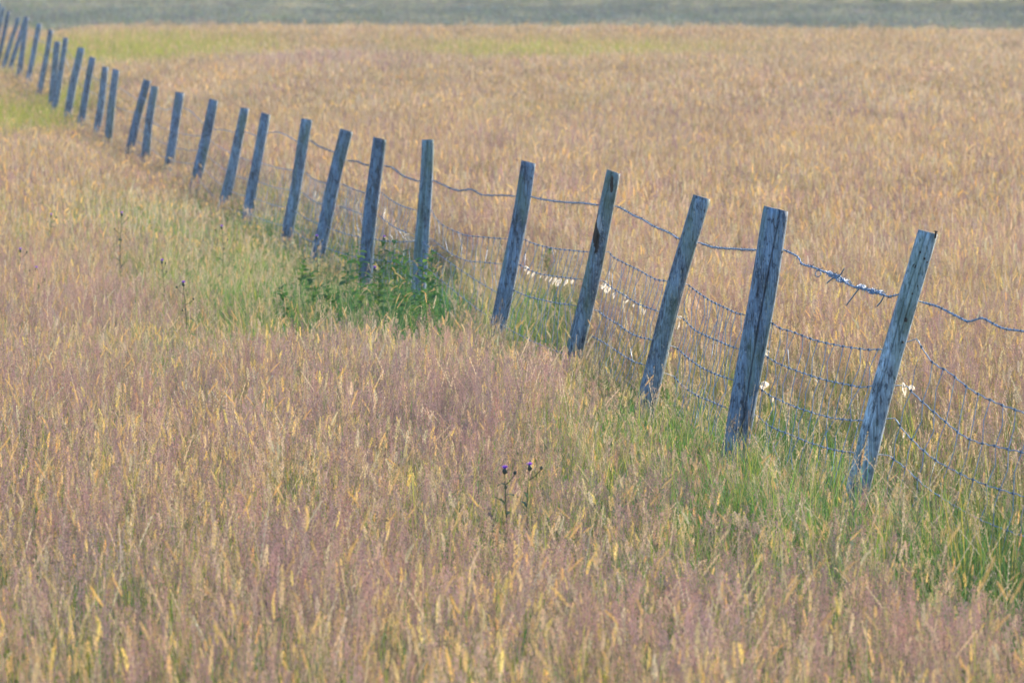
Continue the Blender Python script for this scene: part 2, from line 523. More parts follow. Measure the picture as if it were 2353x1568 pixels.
def make_grass(x, y, far, s0, flat=1.0):
    kind, W = meadow_kinds(x, y)
    n = len(x)
    P = np.stack([x, y, terrain(x, y) - .01], 1)
    var = (KN, KF, KL)[far][kind] + rng.integers(0, NV, n)
    rot = np.stack([rng.normal(0, .07, n), rng.normal(0, .07, n), rng.uniform(0, 6.283, n)], 1)
    hgt = SHORT[kind] * rng.normal(1, .11, n) * (.88 + .3 * fbm(N2, x * .6 + 5, y * .25))
    # trodden and grazed shorter close under the wires
    fx = np.interp(y, [14, 22.7, 39, 60, 90, 127], [2.45, 1.35, -.66, -3.4, -7.1, -11.8])
    hgt = hgt * (1 - (.06 + .36 * np.clip((y - 26) / 14, 0, 1) * (1 - .8 * np.exp(-((y - 37.5) / 2.6) ** 2))) * np.exp(-((x - fx + .15) / (.35 + .006 * y)) ** 2))
    leafy = np.isin(kind, [KINDS.index(q) for q in ('green', 'dark', 'lime')])
    for px, py, rx, ry, k, s in PATCHES:                          # seeded stalks stand lower and thinner around leafy drifts
        if k in ('green', 'dark', 'lime'):
            yc, ryc = py - 1.2, ry + 1.6
            m = np.clip(1.5 - np.sqrt(((x - px) / (rx * 1.15)) ** 2 + ((y - yc) / ryc) ** 2), 0, 1) * s
            hgt = np.where(leafy, hgt, hgt * (1 - {'lime': .3, 'green': .5, 'dark': .68}[k] * np.minimum(m, 1)))
    hgt = hgt * (1 + .32 * np.exp(-((x - 1.35) / .4) ** 2 - ((y - 21.5) / .9) ** 2))      # an uncut tussock before the nearest post
    scl = np.stack([np.full(n, s0), np.full(n, s0), hgt], 1)
    lum = rng.normal(1, (.11, .14, .14)[far], n) * (.86 + .28 * fbm(N3, x * .8, y * .3))
    warm = rng.normal(0, .05, n)
    tint = np.clip(np.stack([lum * (1 + warm), lum, lum * (1 - warm)], 1), .3, 1.35)
    return P, var, rot, scl, tint

def join(*parts): return [np.concatenate(q) for q in zip(*parts)]
near = make_grass(*field_points(11.5, 46, 64, 1.5), 0, 1.0)
mid = make_grass(*field_points(44, 84, 24, 1.8), 1, .75)
fx_, fy_ = field_points(82, 156, 19, 2.5)
thin = rng.random(len(fy_)) < np.clip((157 - fy_) / 16, .08, 1)          # the crop thins out over the crest
farm = make_grass(fx_[thin], fy_[thin], 2, 1.0)
go = scatter("meadow_grass", *join(near, mid, farm))
tag(go, "long dry meadow grass with gold and pink seed heads filling the field", "grass", kind="stuff")

def far_points():
    x, y = field_points(186, 300, 2.6, 6)
    n = len(x)
    P = np.stack([x, y, terrain(x, y) - .01], 1)
    kind = rng.choice([KINDS.index('tan'), KINDS.index('lime'), KINDS.index('green'), KINDS.index('mauve')], n, p=[.4, .15, .25, .2])
    var = KL[kind] + rng.integers(0, NV, n)
    rot = np.stack([rng.normal(0, .1, n), rng.normal(0, .1, n), rng.uniform(0, 6.283, n)], 1)
    scl = np.stack([np.full(n, 2.0), np.full(n, 2.0), rng.normal(.9, .12, n)], 1)
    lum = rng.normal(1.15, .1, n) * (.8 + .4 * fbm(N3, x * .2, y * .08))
    return P, var, rot, scl, np.clip(np.stack([lum * .92, lum * 1.12, lum * 1.28], 1), .2, 1.7)  # tint lifted towards blue: distance haze put into the far grass colour
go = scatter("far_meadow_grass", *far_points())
tag(go, "blurred grey green grass of the shaded field beyond the meadow crest", "grass", kind="stuff")

# ------------------------------------------------------------------ far-off wood at the end of the far field
m_leaf = leaf_mat("wood_leaf", .3, tinted=False)
def wood():
    n = 26000
    x = rng.uniform(-85, 170, n)
    y = 304 + rng.uniform(0, 16, n) - np.clip(x, -40, 30) * .8
    z0 = terrain(x, y)
    h = 31 + 8 * fbm(N1, x * .09, y * .05)
    zz = z0 + np.maximum(.1, rng.random(n) ** .9 * h)
    s = rng.uniform(.5, 1.1, n)
    nrm = rng.normal(0, 1, (n, 3)); nrm /= np.linalg.norm(nrm, axis=1)[:, None]
    a = np.cross(nrm, [.2, .3, .93]); a /= np.linalg.norm(a, axis=1)[:, None]
    b = np.cross(nrm, a)
    c = np.stack([x, y, zz], 1)
    v = np.concatenate([c + (a * .6) * s[:, None], c + b * s[:, None], c - (a * .6) * s[:, None], c - b * s[:, None]], 1).reshape(-1, 3)
    me = bpy.data.meshes.new("wood")
    me.vertices.add(4 * n); me.vertices.foreach_set("co", v.astype(np.float32).ravel())
    me.loops.add(4 * n); me.loops.foreach_set("vertex_index", np.arange(4 * n, dtype=np.int32))
    me.polygons.add(n); me.polygons.foreach_set("loop_start", np.arange(0, 4 * n, 4, dtype=np.int32))
    me.update(calc_edges=True)
    cc = np.ones((n, 4), np.float32)
    cc[:, :3] = np.array([.055, .11, .045]) * rng.uniform(.6, 1.4, (n, 1))
    me.attributes.new("col", 'FLOAT_COLOR', 'POINT').data.foreach_set("color", np.repeat(cc, 4, 0).ravel())
    me.materials.append(m_leaf)
    o = bpy.data.objects.new("distant_wood", me); COL.objects.link(o)
    return o
tag(wood(), "dark blurred edge of a wood along the top of the far field", "wood", kind="stuff")

# ------------------------------------------------------------------ fence materials
def wood_mat(name, base=(.20, .31, .46), stain=False):
    m, nt, p = new_mat(name)
    tc = node(nt, "ShaderNodeTexCoord")
    oi = node(nt, "ShaderNodeObjectInfo")
    off = node(nt, "ShaderNodeVectorMath", operation='ADD')
    nt.links.new(tc.outputs["Object"], off.inputs[0])
    mul = node(nt, "ShaderNodeVectorMath", operation='SCALE'); mul.inputs["Scale"].default_value = 37
    cmb = node(nt, "ShaderNodeCombineXYZ")
    for i in range(3): nt.links.new(oi.outputs["Random"], cmb.inputs[i])
    nt.links.new(cmb.outputs[0], mul.inputs[0]); nt.links.new(mul.outputs[0], off.inputs[1])
    V = off.outputs[0]
    grain = noise(nt, 1.0, 6, mapping(nt, V, (140, 140, 8)), .65)
    blot = noise(nt, 1.0, 5, mapping(nt, V, (16, 16, 6)), .6)
    fleck = noise(nt, 1.0, 3, mapping(nt, V, (120, 120, 55)), .6)
    d = tuple(x * .30 for x in base); l = tuple(min(1, x * 1.6) for x in base)
    c = ramp(nt, grain, [(.34, d), (.50, base), (.68, l)])
    mx = node(nt, "ShaderNodeMix", data_type='RGBA', blend_type='MULTIPLY'); mx.inputs[0].default_value = .75
    nt.links.new(c, mx.inputs[6]); nt.links.new(ramp(nt, blot, [(.38, (.20, .22, .26)), (.54, (1, 1, 1))]), mx.inputs[7])
    # pale lichen flecks and green algae in patches
    dk = noise(nt, 1.0, 4, mapping(nt, V, (60, 60, 24)), .65)
    mk = node(nt, "ShaderNodeMix", data_type='RGBA', blend_type='MULTIPLY'); mk.inputs[0].default_value = 1
    nt.links.new(mx.outputs[2], mk.inputs[6]); nt.links.new(ramp(nt, dk, [(.36, (.25, .27, .30)), (.47, (1, 1, 1))]), mk.inputs[7])
    mx = mk
    li = node(nt, "ShaderNodeMix", data_type='RGBA')
    nt.links.new(ramp(nt, fleck, [(.58, (0, 0, 0)), (.66, (.7, .7, .7))]), li.inputs[0])
    nt.links.new(mx.outputs[2], li.inputs[6]); li.inputs[7].default_value = (.40, .45, .47, 1)
    al = node(nt, "ShaderNodeMix", data_type='RGBA')
    alg = noise(nt, 1.0, 3, mapping(nt, V, (11, 11, 2.2)), .5)
    nt.links.new(ramp(nt, alg, [(.5, (0, 0, 0)), (.68, (.55, .55, .55))]), al.inputs[0])
    nt.links.new(li.outputs[2], al.inputs[6]); al.inputs[7].default_value = (.13, .22, .16, 1)
    tone = node(nt, "ShaderNodeMix", data_type='RGBA', blend_type='MULTIPLY'); tone.inputs[0].default_value = 1
    nt.links.new(al.outputs[2], tone.inputs[6])
    nt.links.new(ramp(nt, oi.outputs["Random"], [(0, (.66, .70, .74)), (.35, (1, 1, 1)), (.7, (1.12, 1.02, .90)), (1, (1.22, 1.18, 1.12))]), tone.inputs[7])
    colr = tone.outputs[2]
    if stain:
        sp = node(nt, "ShaderNodeSeparateXYZ"); nt.links.new(tc.outputs["Object"], sp.inputs[0])
        def bell(sock, c0, w):
            s1 = node(nt, "ShaderNodeMath", operation='SUBTRACT'); nt.links.new(sock, s1.inputs[0]); s1.inputs[1].default_value = c0
            s2 = node(nt, "ShaderNodeMath", operation='DIVIDE'); nt.links.new(s1.outputs[0], s2.inputs[0]); s2.inputs[1].default_value = w
            s3 = node(nt, "ShaderNodeMath", operation='MULTIPLY'); nt.links.new(s2.outputs[0], s3.inputs[0]); nt.links.new(s2.outputs[0], s3.inputs[1])
            return s3.outputs[0]
        def mask(cx, wx, cz, wz, k):
            a = node(nt, "ShaderNodeMath", operation='ADD'); nt.links.new(bell(sp.outputs[0], cx, wx), a.inputs[0]); nt.links.new(bell(sp.outputs[2], cz, wz), a.inputs[1])
            nn = node(nt, "ShaderNodeMath", operation='MULTIPLY_ADD'); nt.links.new(noise(nt, 1, 5, mapping(nt, V, (70, 70, 40)), .7), nn.inputs[0]); nn.inputs[1].default_value = 2.6
            lo = node(nt, "ShaderNodeMath", operation='SUBTRACT'); nt.links.new(a.outputs[0], lo.inputs[0]); lo.inputs[1].default_value = 1.3
            nt.links.new(lo.outputs[0], nn.inputs[2])
            return ramp(nt, nn.outputs[0], [(k, (1, 1, 1)), (min(1, k + .12), (0, 0, 0))])
        for args, colour in (((-.097, .022, -.33, .15, .62), (.022, .015, .014, 1)), ((-.078, .014, -.285, .05, .80), (.42, .46, .50, 1)), ((-.010, .010, -.07, .05, .85), (.03, .022, .02, 1))):
            b = node(nt, "ShaderNodeMix", data_type='RGBA')
            nt.links.new(mask(*args), b.inputs[0]); nt.links.new(colr, b.inputs[6]); b.inputs[7].default_value = colour
            colr = b.outputs[2]
    nt.links.new(colr, p.inputs["Base Color"])
    p.inputs["Roughness"].default_value = .8
    bp = node(nt, "ShaderNodeBump"); bp.inputs["Strength"].default_value = .6; bp.inputs["Distance"].default_value = .004
    nt.links.new(grain, bp.inputs["Height"]); nt.links.new(bp.outputs[0], p.inputs["Normal"])
    return m
m_wood = wood_mat("weathered_wood")
m_wood_light = wood_mat("bleached_wood", (.38, .50, .64))
m_wood_stain = wood_mat("stained_wood", (.18, .28, .41), True)
m_end, nt, p = new_mat("end_grain")
p.inputs["Roughness"].default_value = .9
tc = node(nt, "ShaderNodeTexCoord")
wv = node(nt, "ShaderNodeTexWave", wave_type='RINGS', rings_direction='Z'); wv.inputs["Scale"].default_value = 60; wv.inputs["Distortion"].default_value = 3
nt.links.new(tc.outputs["Object"], wv.inputs["Vector"])
nt.links.new(ramp(nt, wv.outputs["Fac"], [(.2, (.07, .06, .055)), (.8, (.15, .12, .10))]), p.inputs["Base Color"])
def metal(name, c, rough, met):
    m, nt, p = new_mat(name)
    tc = node(nt, "ShaderNodeTexCoord")
    nt.links.new(ramp(nt, noise(nt, 60, 4, tc.outputs["Object"]), [(.35, tuple(x * .6 for x in c)), (.65, c)]), p.inputs["Base Color"])
    p.inputs["Roughness"].default_value = rough; p.inputs["Metallic"].default_value = met
    return m
m_wire = metal("galvanised_wire", (.26, .41, .64), .55, .3)
m_rust = metal("dull_wire", (.16, .21, .28), .7, .3)
m_nail = metal("rusty_nail", (.05, .04, .04), .8, .2)

# head, foot and radius of every post, nearest first (metres)
POSTS = [
    ((1.663, 22.738, 0.988), (1.310, 22.738, -0.400), 0.0452),
    ((1.201, 25.841, 0.955), (0.960, 25.841, -0.431), 0.0574),
    ((0.949, 28.437, 0.909), (0.598, 28.437, -0.459), 0.0501),
    ((0.560, 31.398, 0.935), (0.235, 31.398, -0.491), 0.0457),
    ((0.101, 34.740, 0.880), (-0.178, 34.740, -0.527), 0.0479),
    ((-0.577, 39.043, 0.894), (-0.682, 39.043, -0.543), 0.0463),
    ((-0.986, 42.513, 0.805), (-1.116, 42.513, -0.555), 0.0504),
    ((-1.354, 46.466, 0.762), (-1.646, 46.466, -0.568), 0.0587),
    ((-1.786, 49.580, 0.774), (-2.027, 49.580, -0.579), 0.0512),
    ((-2.328, 53.864, 0.721), (-2.550, 53.864, -0.585), 0.0515),
    ((-2.692, 57.314, 0.696), (-2.989, 57.314, -0.590), 0.0504),
    ((-3.197, 61.034, 0.700), (-3.492, 61.034, -0.595), 0.0537),
    ((-3.854, 66.048, 0.679), (-4.071, 66.048, -0.603), 0.0556),
    ((-4.387, 69.874, 0.678), (-4.541, 69.874, -0.615), 0.0508),
    ((-4.684, 73.096, 0.695), (-4.991, 73.096, -0.625), 0.0531),
    ((-5.438, 78.251, 0.746), (-5.575, 78.251, -0.638), 0.0509),
    ((-5.826, 81.588, 0.730), (-6.024, 81.588, -0.607), 0.0531),
    ((-6.332, 86.016, 0.806), (-6.573, 86.016, -0.567), 0.0527),
    ((-6.808, 90.065, 0.901), (-7.092, 90.065, -0.529), 0.0586),
    ((-7.292, 93.087, 1.027), (-7.556, 93.087, -0.492), 0.0463),
    ((-7.659, 95.986, 0.931), (-7.791, 95.986, -0.456), 0.0551),
    ((-8.193, 101.241, 1.081), (-8.504, 101.241, -0.391), 0.0542),
    ((-8.762, 105.676, 1.154), (-9.050, 105.676, -0.336), 0.0526),
    ((-9.453, 110.960, 1.247), (-9.677, 110.960, -0.270), 0.0510),
    ((-9.862, 115.343, 1.138), (-10.293, 115.343, -0.191), 0.0486),
    ((-10.154, 117.294, 1.186), (-10.555, 117.294, -0.156), 0.0449),
    ((-10.746, 121.667, 1.286), (-11.058, 121.667, -0.076), 0.0466),
    ((-11.125, 124.674, 1.363), (-11.443, 124.674, -0.017), 0.0477),
    ((-11.459, 127.540, 1.436), (-11.812, 127.540, 0.041), 0.0488),
]
P_OFF = ((2.10, 20.138, .937), (1.99, 20.138, -.40))
# strands, span by span from the right end leftwards: B barbed wire, L1..L4 line wires of the netting
WIRES = {
  'B': [
    [(1.651, 22.788, 0.702), (1.690, 22.549, 0.700), (1.731, 22.293, 0.685), (1.771, 22.043, 0.672), (1.807, 21.820, 0.697), (1.837, 21.635, 0.685), (1.864, 21.467, 0.678), (1.910, 21.184, 0.686), (1.978, 20.765, 0.692), (2.071, 20.188, 0.685)],
    [(1.238, 25.891, 0.766), (1.279, 25.473, 0.756), (1.294, 25.330, 0.730), (1.327, 24.994, 0.731), (1.365, 24.623, 0.727), (1.397, 24.297, 0.730), (1.429, 23.979, 0.707), (1.463, 23.636, 0.712), (1.494, 23.328, 0.720), (1.510, 23.168, 0.716), (1.526, 23.011, 0.714), (1.548, 22.788, 0.734)],
    [(0.946, 28.487, 0.676), (0.981, 27.930, 0.683), (1.022, 27.286, 0.706), (1.055, 26.761, 0.728), (1.109, 25.891, 0.765)],
    [(0.579, 31.448, 0.741), (0.615, 31.034, 0.738), (0.649, 30.648, 0.728), (0.695, 30.116, 0.724), (0.740, 29.602, 0.711), (0.792, 29.005, 0.709), (0.837, 28.487, 0.697)],
    [(0.117, 34.790, 0.666), (0.174, 34.257, 0.672), (0.247, 33.555, 0.688), (0.318, 32.881, 0.707), (0.407, 32.033, 0.735), (0.469, 31.448, 0.749)],
    [(-0.539, 39.093, 0.613), (-0.445, 38.350, 0.600), (-0.356, 37.653, 0.598), (-0.262, 36.911, 0.632), (-0.205, 36.467, 0.618), (-0.133, 35.901, 0.631), (-0.070, 35.401, 0.652), (0.008, 34.790, 0.669)],
    [(-0.948, 42.563, 0.600), (-0.882, 41.799, 0.611), (-0.788, 40.721, 0.594), (-0.710, 39.825, 0.598), (-0.647, 39.093, 0.608)],
    [(-1.342, 46.516, 0.509), (-1.209, 44.599, 0.565), (-1.133, 43.501, 0.579), (-1.068, 42.563, 0.604)],
    [(-1.756, 49.630, 0.585), (-1.632, 48.362, 0.569), (-1.452, 46.516, 0.580)],
    [(-2.292, 53.914, 0.539), (-2.181, 52.761, 0.576), (-2.030, 51.197, 0.589), (-1.878, 49.630, 0.579)],
    [(-2.693, 57.364, 0.458), (-2.425, 53.914, 0.508)],
    [(-3.194, 61.084, 0.375), (-3.012, 59.323, 0.422), (-2.810, 57.364, 0.451)],
    [(-3.816, 66.098, 0.498), (-3.606, 64.011, 0.499), (-3.311, 61.084, 0.437)],
    [(-4.351, 69.924, 0.431), (-4.222, 68.715, 0.427), (-4.045, 67.057, 0.454), (-3.943, 66.098, 0.494)],
    [(-4.739, 73.146, 0.471), (-4.656, 72.315, 0.454), (-4.574, 71.501, 0.445), (-4.494, 70.704, 0.445), (-4.416, 69.924, 0.454)],
    [(-5.382, 78.301, 0.485), (-5.046, 75.310, 0.454), (-4.802, 73.146, 0.437)],
    [(-5.862, 81.638, 0.511), (-5.760, 80.779, 0.492), (-5.661, 79.937, 0.482), (-5.563, 79.111, 0.480), (-5.467, 78.301, 0.487)],
    [(-6.379, 86.066, 0.556), (-6.245, 84.916, 0.531), (-6.114, 83.795, 0.516), (-5.986, 82.703, 0.509), (-5.862, 81.638, 0.511)],
    [(-6.863, 90.115, 0.644), (-6.738, 89.069, 0.608), (-6.616, 88.046, 0.582), (-6.496, 87.045, 0.565), (-6.379, 86.066, 0.556)],
    [(-7.321, 93.137, 0.885), (-7.204, 92.364, 0.811), (-7.088, 91.602, 0.746), (-6.975, 90.853, 0.690), (-6.863, 90.115, 0.644)],
    [(-7.687, 96.036, 0.677), (-7.594, 95.296, 0.717), (-7.501, 94.566, 0.766), (-7.410, 93.847, 0.822), (-7.321, 93.137, 0.885)],
    [(-8.251, 101.291, 0.828), (-8.104, 99.927, 0.776), (-7.962, 98.597, 0.734), (-7.823, 97.301, 0.701), (-7.687, 96.036, 0.677)],
    [(-8.816, 105.726, 0.896), (-8.670, 104.583, 0.866), (-8.527, 103.463, 0.844), (-8.388, 102.366, 0.832), (-8.251, 101.291, 0.828)],
    [(-9.500, 111.010, 0.960), (-9.323, 109.642, 0.931), (-9.150, 108.306, 0.910), (-8.981, 107.001, 0.899), (-8.816, 105.726, 0.896)],
    [(-9.942, 115.393, 0.905), (-9.829, 114.270, 0.906), (-9.717, 113.165, 0.916), (-9.608, 112.079, 0.934), (-9.500, 111.010, 0.960)],
    [(-10.222, 117.344, 0.973), (-10.151, 116.851, 0.943), (-10.081, 116.362, 0.922), (-10.011, 115.876, 0.909), (-9.942, 115.393, 0.905)],
    [(-10.803, 121.717, 1.056), (-10.654, 120.595, 1.022), (-10.508, 119.492, 0.997), (-10.364, 118.409, 0.981), (-10.222, 117.344, 0.973)],
    [(-11.181, 124.724, 1.139), (-11.085, 123.960, 1.105), (-10.990, 123.205, 1.080), (-10.896, 122.457, 1.064), (-10.803, 121.717, 1.056)],
  ],
  'L1': [
    [(1.623, 22.788, 0.556), (1.666, 22.530, 0.482), (1.713, 22.243, 0.459), (1.771, 21.894, 0.416), (1.837, 21.491, 0.395), (1.903, 21.089, 0.388), (1.973, 20.665, 0.377), (2.052, 20.188, 0.361)],
    [(1.173, 25.891, 0.441), (1.205, 25.576, 0.429), (1.246, 25.176, 0.435), (1.310, 24.544, 0.439), (1.377, 23.884, 0.458), (1.442, 23.251, 0.484), (1.489, 22.788, 0.513)],
    [(0.881, 28.487, 0.467), (0.914, 27.981, 0.458), (0.949, 27.447, 0.451), (0.983, 26.932, 0.454), (1.033, 26.182, 0.461), (1.052, 25.891, 0.471)],
    [(0.537, 31.448, 0.489), (0.558, 31.178, 0.472), (0.612, 30.514, 0.470), (0.666, 29.845, 0.470), (0.718, 29.189, 0.466), (0.745, 28.864, 0.470), (0.775, 28.487, 0.485)],
    [(0.074, 34.790, 0.405), (0.129, 34.249, 0.405), (0.191, 33.635, 0.416), (0.256, 32.992, 0.433), (0.342, 32.145, 0.463), (0.413, 31.448, 0.489)],
    [(-0.554, 39.093, 0.410), (-0.517, 38.774, 0.364), (-0.471, 38.376, 0.340), (-0.381, 37.605, 0.333), (-0.301, 36.922, 0.334), (-0.203, 36.079, 0.362), (-0.053, 34.790, 0.409)],
    [(-0.980, 42.563, 0.401), (-0.873, 41.375, 0.385), (-0.770, 40.218, 0.389), (-0.669, 39.093, 0.410)],
    [(-1.382, 46.516, 0.318), (-1.249, 44.653, 0.348), (-1.099, 42.563, 0.396)],
    [(-1.801, 49.630, 0.311), (-1.689, 48.421, 0.293), (-1.513, 46.516, 0.323)],
    [(-2.407, 53.914, 0.267), (-2.264, 52.776, 0.269), (-2.126, 51.684, 0.281), (-1.995, 50.636, 0.299), (-1.868, 49.630, 0.325)],
    [(-2.802, 57.364, 0.227), (-2.699, 56.461, 0.225), (-2.599, 55.586, 0.231), (-2.502, 54.738, 0.245), (-2.407, 53.914, 0.267)],
    [(-3.290, 61.084, 0.306), (-3.162, 60.110, 0.273), (-3.038, 59.167, 0.248), (-2.919, 58.252, 0.233), (-2.802, 57.364, 0.227)],
    [(-3.933, 66.098, 0.230), (-3.762, 64.769, 0.237), (-3.599, 63.493, 0.253), (-3.441, 62.265, 0.276), (-3.290, 61.084, 0.306)],
    [(-4.441, 69.924, 0.249), (-4.308, 68.927, 0.231), (-4.180, 67.958, 0.222), (-4.055, 67.015, 0.222), (-3.933, 66.098, 0.230)],
    [(-4.786, 73.146, 0.267), (-4.697, 72.314, 0.249), (-4.610, 71.501, 0.241), (-4.524, 70.704, 0.241), (-4.441, 69.924, 0.249)],
    [(-5.491, 78.301, 0.250), (-5.306, 76.946, 0.242), (-5.127, 75.637, 0.242), (-4.954, 74.371, 0.251), (-4.786, 73.146, 0.267)],
    [(-5.892, 81.638, 0.310), (-5.788, 80.779, 0.282), (-5.687, 79.936, 0.263), (-5.588, 79.111, 0.252), (-5.491, 78.301, 0.250)],
    [(-6.420, 86.066, 0.327), (-6.283, 84.916, 0.310), (-6.149, 83.795, 0.302), (-6.019, 82.703, 0.302), (-5.892, 81.638, 0.310)],
    [(-6.910, 90.115, 0.410), (-6.783, 89.069, 0.375), (-6.659, 88.046, 0.350), (-6.538, 87.045, 0.335), (-6.420, 86.066, 0.327)],
    [(-7.343, 93.137, 0.755), (-7.232, 92.364, 0.654), (-7.123, 91.603, 0.563), (-7.016, 90.853, 0.481), (-6.910, 90.115, 0.410)],
    [(-7.709, 96.036, 0.445), (-7.616, 95.296, 0.511), (-7.524, 94.566, 0.585), (-7.433, 93.847, 0.667), (-7.343, 93.137, 0.755)],
    [(-8.300, 101.291, 0.597), (-8.146, 99.926, 0.545), (-7.997, 98.597, 0.502), (-7.851, 97.300, 0.469), (-7.709, 96.036, 0.445)],
    [(-8.861, 105.726, 0.660), (-8.716, 104.583, 0.631), (-8.575, 103.463, 0.611), (-8.436, 102.366, 0.600), (-8.300, 101.291, 0.597)],
    [(-9.539, 111.010, 0.697), (-9.363, 109.642, 0.675), (-9.192, 108.306, 0.661), (-9.025, 107.001, 0.656), (-8.861, 105.726, 0.660)],
    [(-10.011, 115.393, 0.692), (-9.890, 114.269, 0.680), (-9.771, 113.163, 0.678), (-9.654, 112.077, 0.683), (-9.539, 111.010, 0.697)],
    [(-10.281, 117.344, 0.778), (-10.212, 116.851, 0.743), (-10.145, 116.362, 0.717), (-10.078, 115.876, 0.700), (-10.011, 115.393, 0.692)],
    [(-10.851, 121.717, 0.845), (-10.705, 120.595, 0.815), (-10.561, 119.493, 0.794), (-10.420, 118.409, 0.782), (-10.281, 117.344, 0.778)],
    [(-11.229, 124.724, 0.934), (-11.133, 123.961, 0.898), (-11.038, 123.205, 0.872), (-10.944, 122.457, 0.854), (-10.851, 121.717, 0.845)],
  ],
  'L2': [
    [(1.581, 22.788, 0.369), (1.618, 22.575, 0.332), (1.667, 22.297, 0.292), (1.749, 21.827, 0.236), (1.828, 21.377, 0.239), (1.896, 20.994, 0.247), (1.967, 20.589, 0.249), (2.037, 20.188, 0.236)],
    [(1.152, 25.891, 0.284), (1.194, 25.452, 0.277), (1.242, 24.951, 0.282), (1.319, 24.158, 0.298), (1.376, 23.560, 0.320), (1.424, 23.064, 0.342), (1.451, 22.788, 0.367)],
    [(0.854, 28.487, 0.300), (0.897, 27.822, 0.280), (0.932, 27.282, 0.287), (0.978, 26.568, 0.301), (1.022, 25.891, 0.316)],
    [(0.503, 31.448, 0.329), (0.548, 30.870, 0.318), (0.599, 30.207, 0.317), (0.657, 29.454, 0.314), (0.700, 28.898, 0.325), (0.732, 28.487, 0.334)],
    [(0.041, 34.790, 0.252), (0.096, 34.220, 0.252), (0.159, 33.575, 0.258), (0.241, 32.722, 0.288), (0.310, 32.013, 0.316), (0.365, 31.448, 0.338)],
    [(-0.546, 39.093, 0.208), (-0.442, 38.123, 0.179), (-0.362, 37.372, 0.173), (-0.283, 36.629, 0.182), (-0.202, 35.874, 0.212), (-0.086, 34.790, 0.256)],
    [(-0.999, 42.563, 0.236), (-0.923, 41.599, 0.226), (-0.825, 40.365, 0.231), (-0.724, 39.093, 0.254)],
    [(-1.411, 46.516, 0.137), (-1.264, 44.480, 0.191), (-1.126, 42.563, 0.236)],
    [(-1.826, 49.630, 0.130), (-1.701, 48.202, 0.127), (-1.552, 46.516, 0.153)],
    [(-2.437, 53.914, 0.089), (-2.294, 52.776, 0.093), (-2.157, 51.684, 0.104), (-2.025, 50.636, 0.124), (-1.899, 49.630, 0.150)],
    [(-2.845, 57.364, 0.044), (-2.738, 56.461, 0.043), (-2.635, 55.586, 0.050), (-2.535, 54.738, 0.066), (-2.437, 53.914, 0.089)],
    [(-3.325, 61.084, 0.152), (-3.199, 60.110, 0.111), (-3.077, 59.167, 0.079), (-2.959, 58.252, 0.057), (-2.845, 57.364, 0.044)],
    [(-3.963, 66.098, 0.054), (-3.794, 64.769, 0.067), (-3.631, 63.493, 0.088), (-3.475, 62.265, 0.117), (-3.325, 61.084, 0.152)],
    [(-4.461, 69.924, 0.081), (-4.331, 68.927, 0.061), (-4.205, 67.958, 0.050), (-4.082, 67.015, 0.048), (-3.963, 66.098, 0.054)],
    [(-4.825, 73.146, 0.100), (-4.731, 72.314, 0.082), (-4.639, 71.500, 0.073), (-4.549, 70.704, 0.073), (-4.461, 69.924, 0.081)],
  ],
  'L3': [
    [(1.537, 22.788, 0.237), (1.576, 22.579, 0.184), (1.644, 22.208, 0.128), (1.716, 21.817, 0.102), (1.796, 21.378, 0.091), (1.887, 20.885, 0.095), (1.959, 20.494, 0.099), (2.015, 20.188, 0.096)],
    [(1.127, 25.891, 0.135), (1.164, 25.488, 0.128), (1.217, 24.918, 0.133), (1.259, 24.468, 0.143), (1.325, 23.751, 0.167), (1.377, 23.186, 0.199), (1.414, 22.788, 0.227)],
    [(0.824, 28.487, 0.151), (0.870, 27.790, 0.139), (0.905, 27.250, 0.139), (0.948, 26.597, 0.152), (0.994, 25.891, 0.176)],
    [(0.475, 31.448, 0.164), (0.521, 30.837, 0.157), (0.569, 30.214, 0.161), (0.609, 29.685, 0.155), (0.653, 29.107, 0.166), (0.700, 28.487, 0.191)],
    [(0.000, 34.790, 0.097), (0.095, 33.824, 0.110), (0.168, 33.089, 0.132), (0.251, 32.247, 0.161), (0.330, 31.448, 0.195)],
    [(-0.628, 39.093, 0.200), (-0.474, 37.921, 0.150), (-0.328, 36.817, 0.111), (-0.191, 35.775, 0.081), (-0.061, 34.790, 0.062)],
    [(-1.058, 42.563, 0.056), (-0.944, 41.639, 0.081), (-0.834, 40.755, 0.114), (-0.729, 39.907, 0.154), (-0.628, 39.093, 0.200)],
    [(-1.528, 46.516, -0.026), (-1.403, 45.461, -0.017), (-1.283, 44.452, 0.000), (-1.168, 43.487, 0.024), (-1.058, 42.563, 0.056)],
    [(-1.927, 49.630, -0.006), (-1.822, 48.813, -0.024), (-1.721, 48.023, -0.033), (-1.623, 47.257, -0.033), (-1.528, 46.516, -0.026)],
    [(-2.464, 53.914, -0.069), (-2.321, 52.776, -0.065), (-2.184, 51.684, -0.053), (-2.053, 50.636, -0.033), (-1.927, 49.630, -0.006)],
    [(-2.883, 57.364, -0.119), (-2.773, 56.461, -0.119), (-2.667, 55.586, -0.110), (-2.564, 54.738, -0.093), (-2.464, 53.914, -0.069)],
    [(-3.356, 61.084, 0.015), (-3.232, 60.110, -0.033), (-3.112, 59.167, -0.071), (-2.995, 58.252, -0.100), (-2.883, 57.364, -0.119)],
    [(-3.989, 66.098, -0.102), (-3.821, 64.769, -0.084), (-3.660, 63.493, -0.058), (-3.505, 62.265, -0.025), (-3.356, 61.084, 0.015)],
    [(-4.478, 69.924, -0.068), (-4.351, 68.927, -0.089), (-4.227, 67.958, -0.102), (-4.106, 67.015, -0.106), (-3.989, 66.098, -0.102)],
    [(-4.860, 73.146, -0.049), (-4.761, 72.314, -0.066), (-4.665, 71.500, -0.075), (-4.571, 70.704, -0.076), (-4.478, 69.924, -0.068)],
  ],
  'L4': [
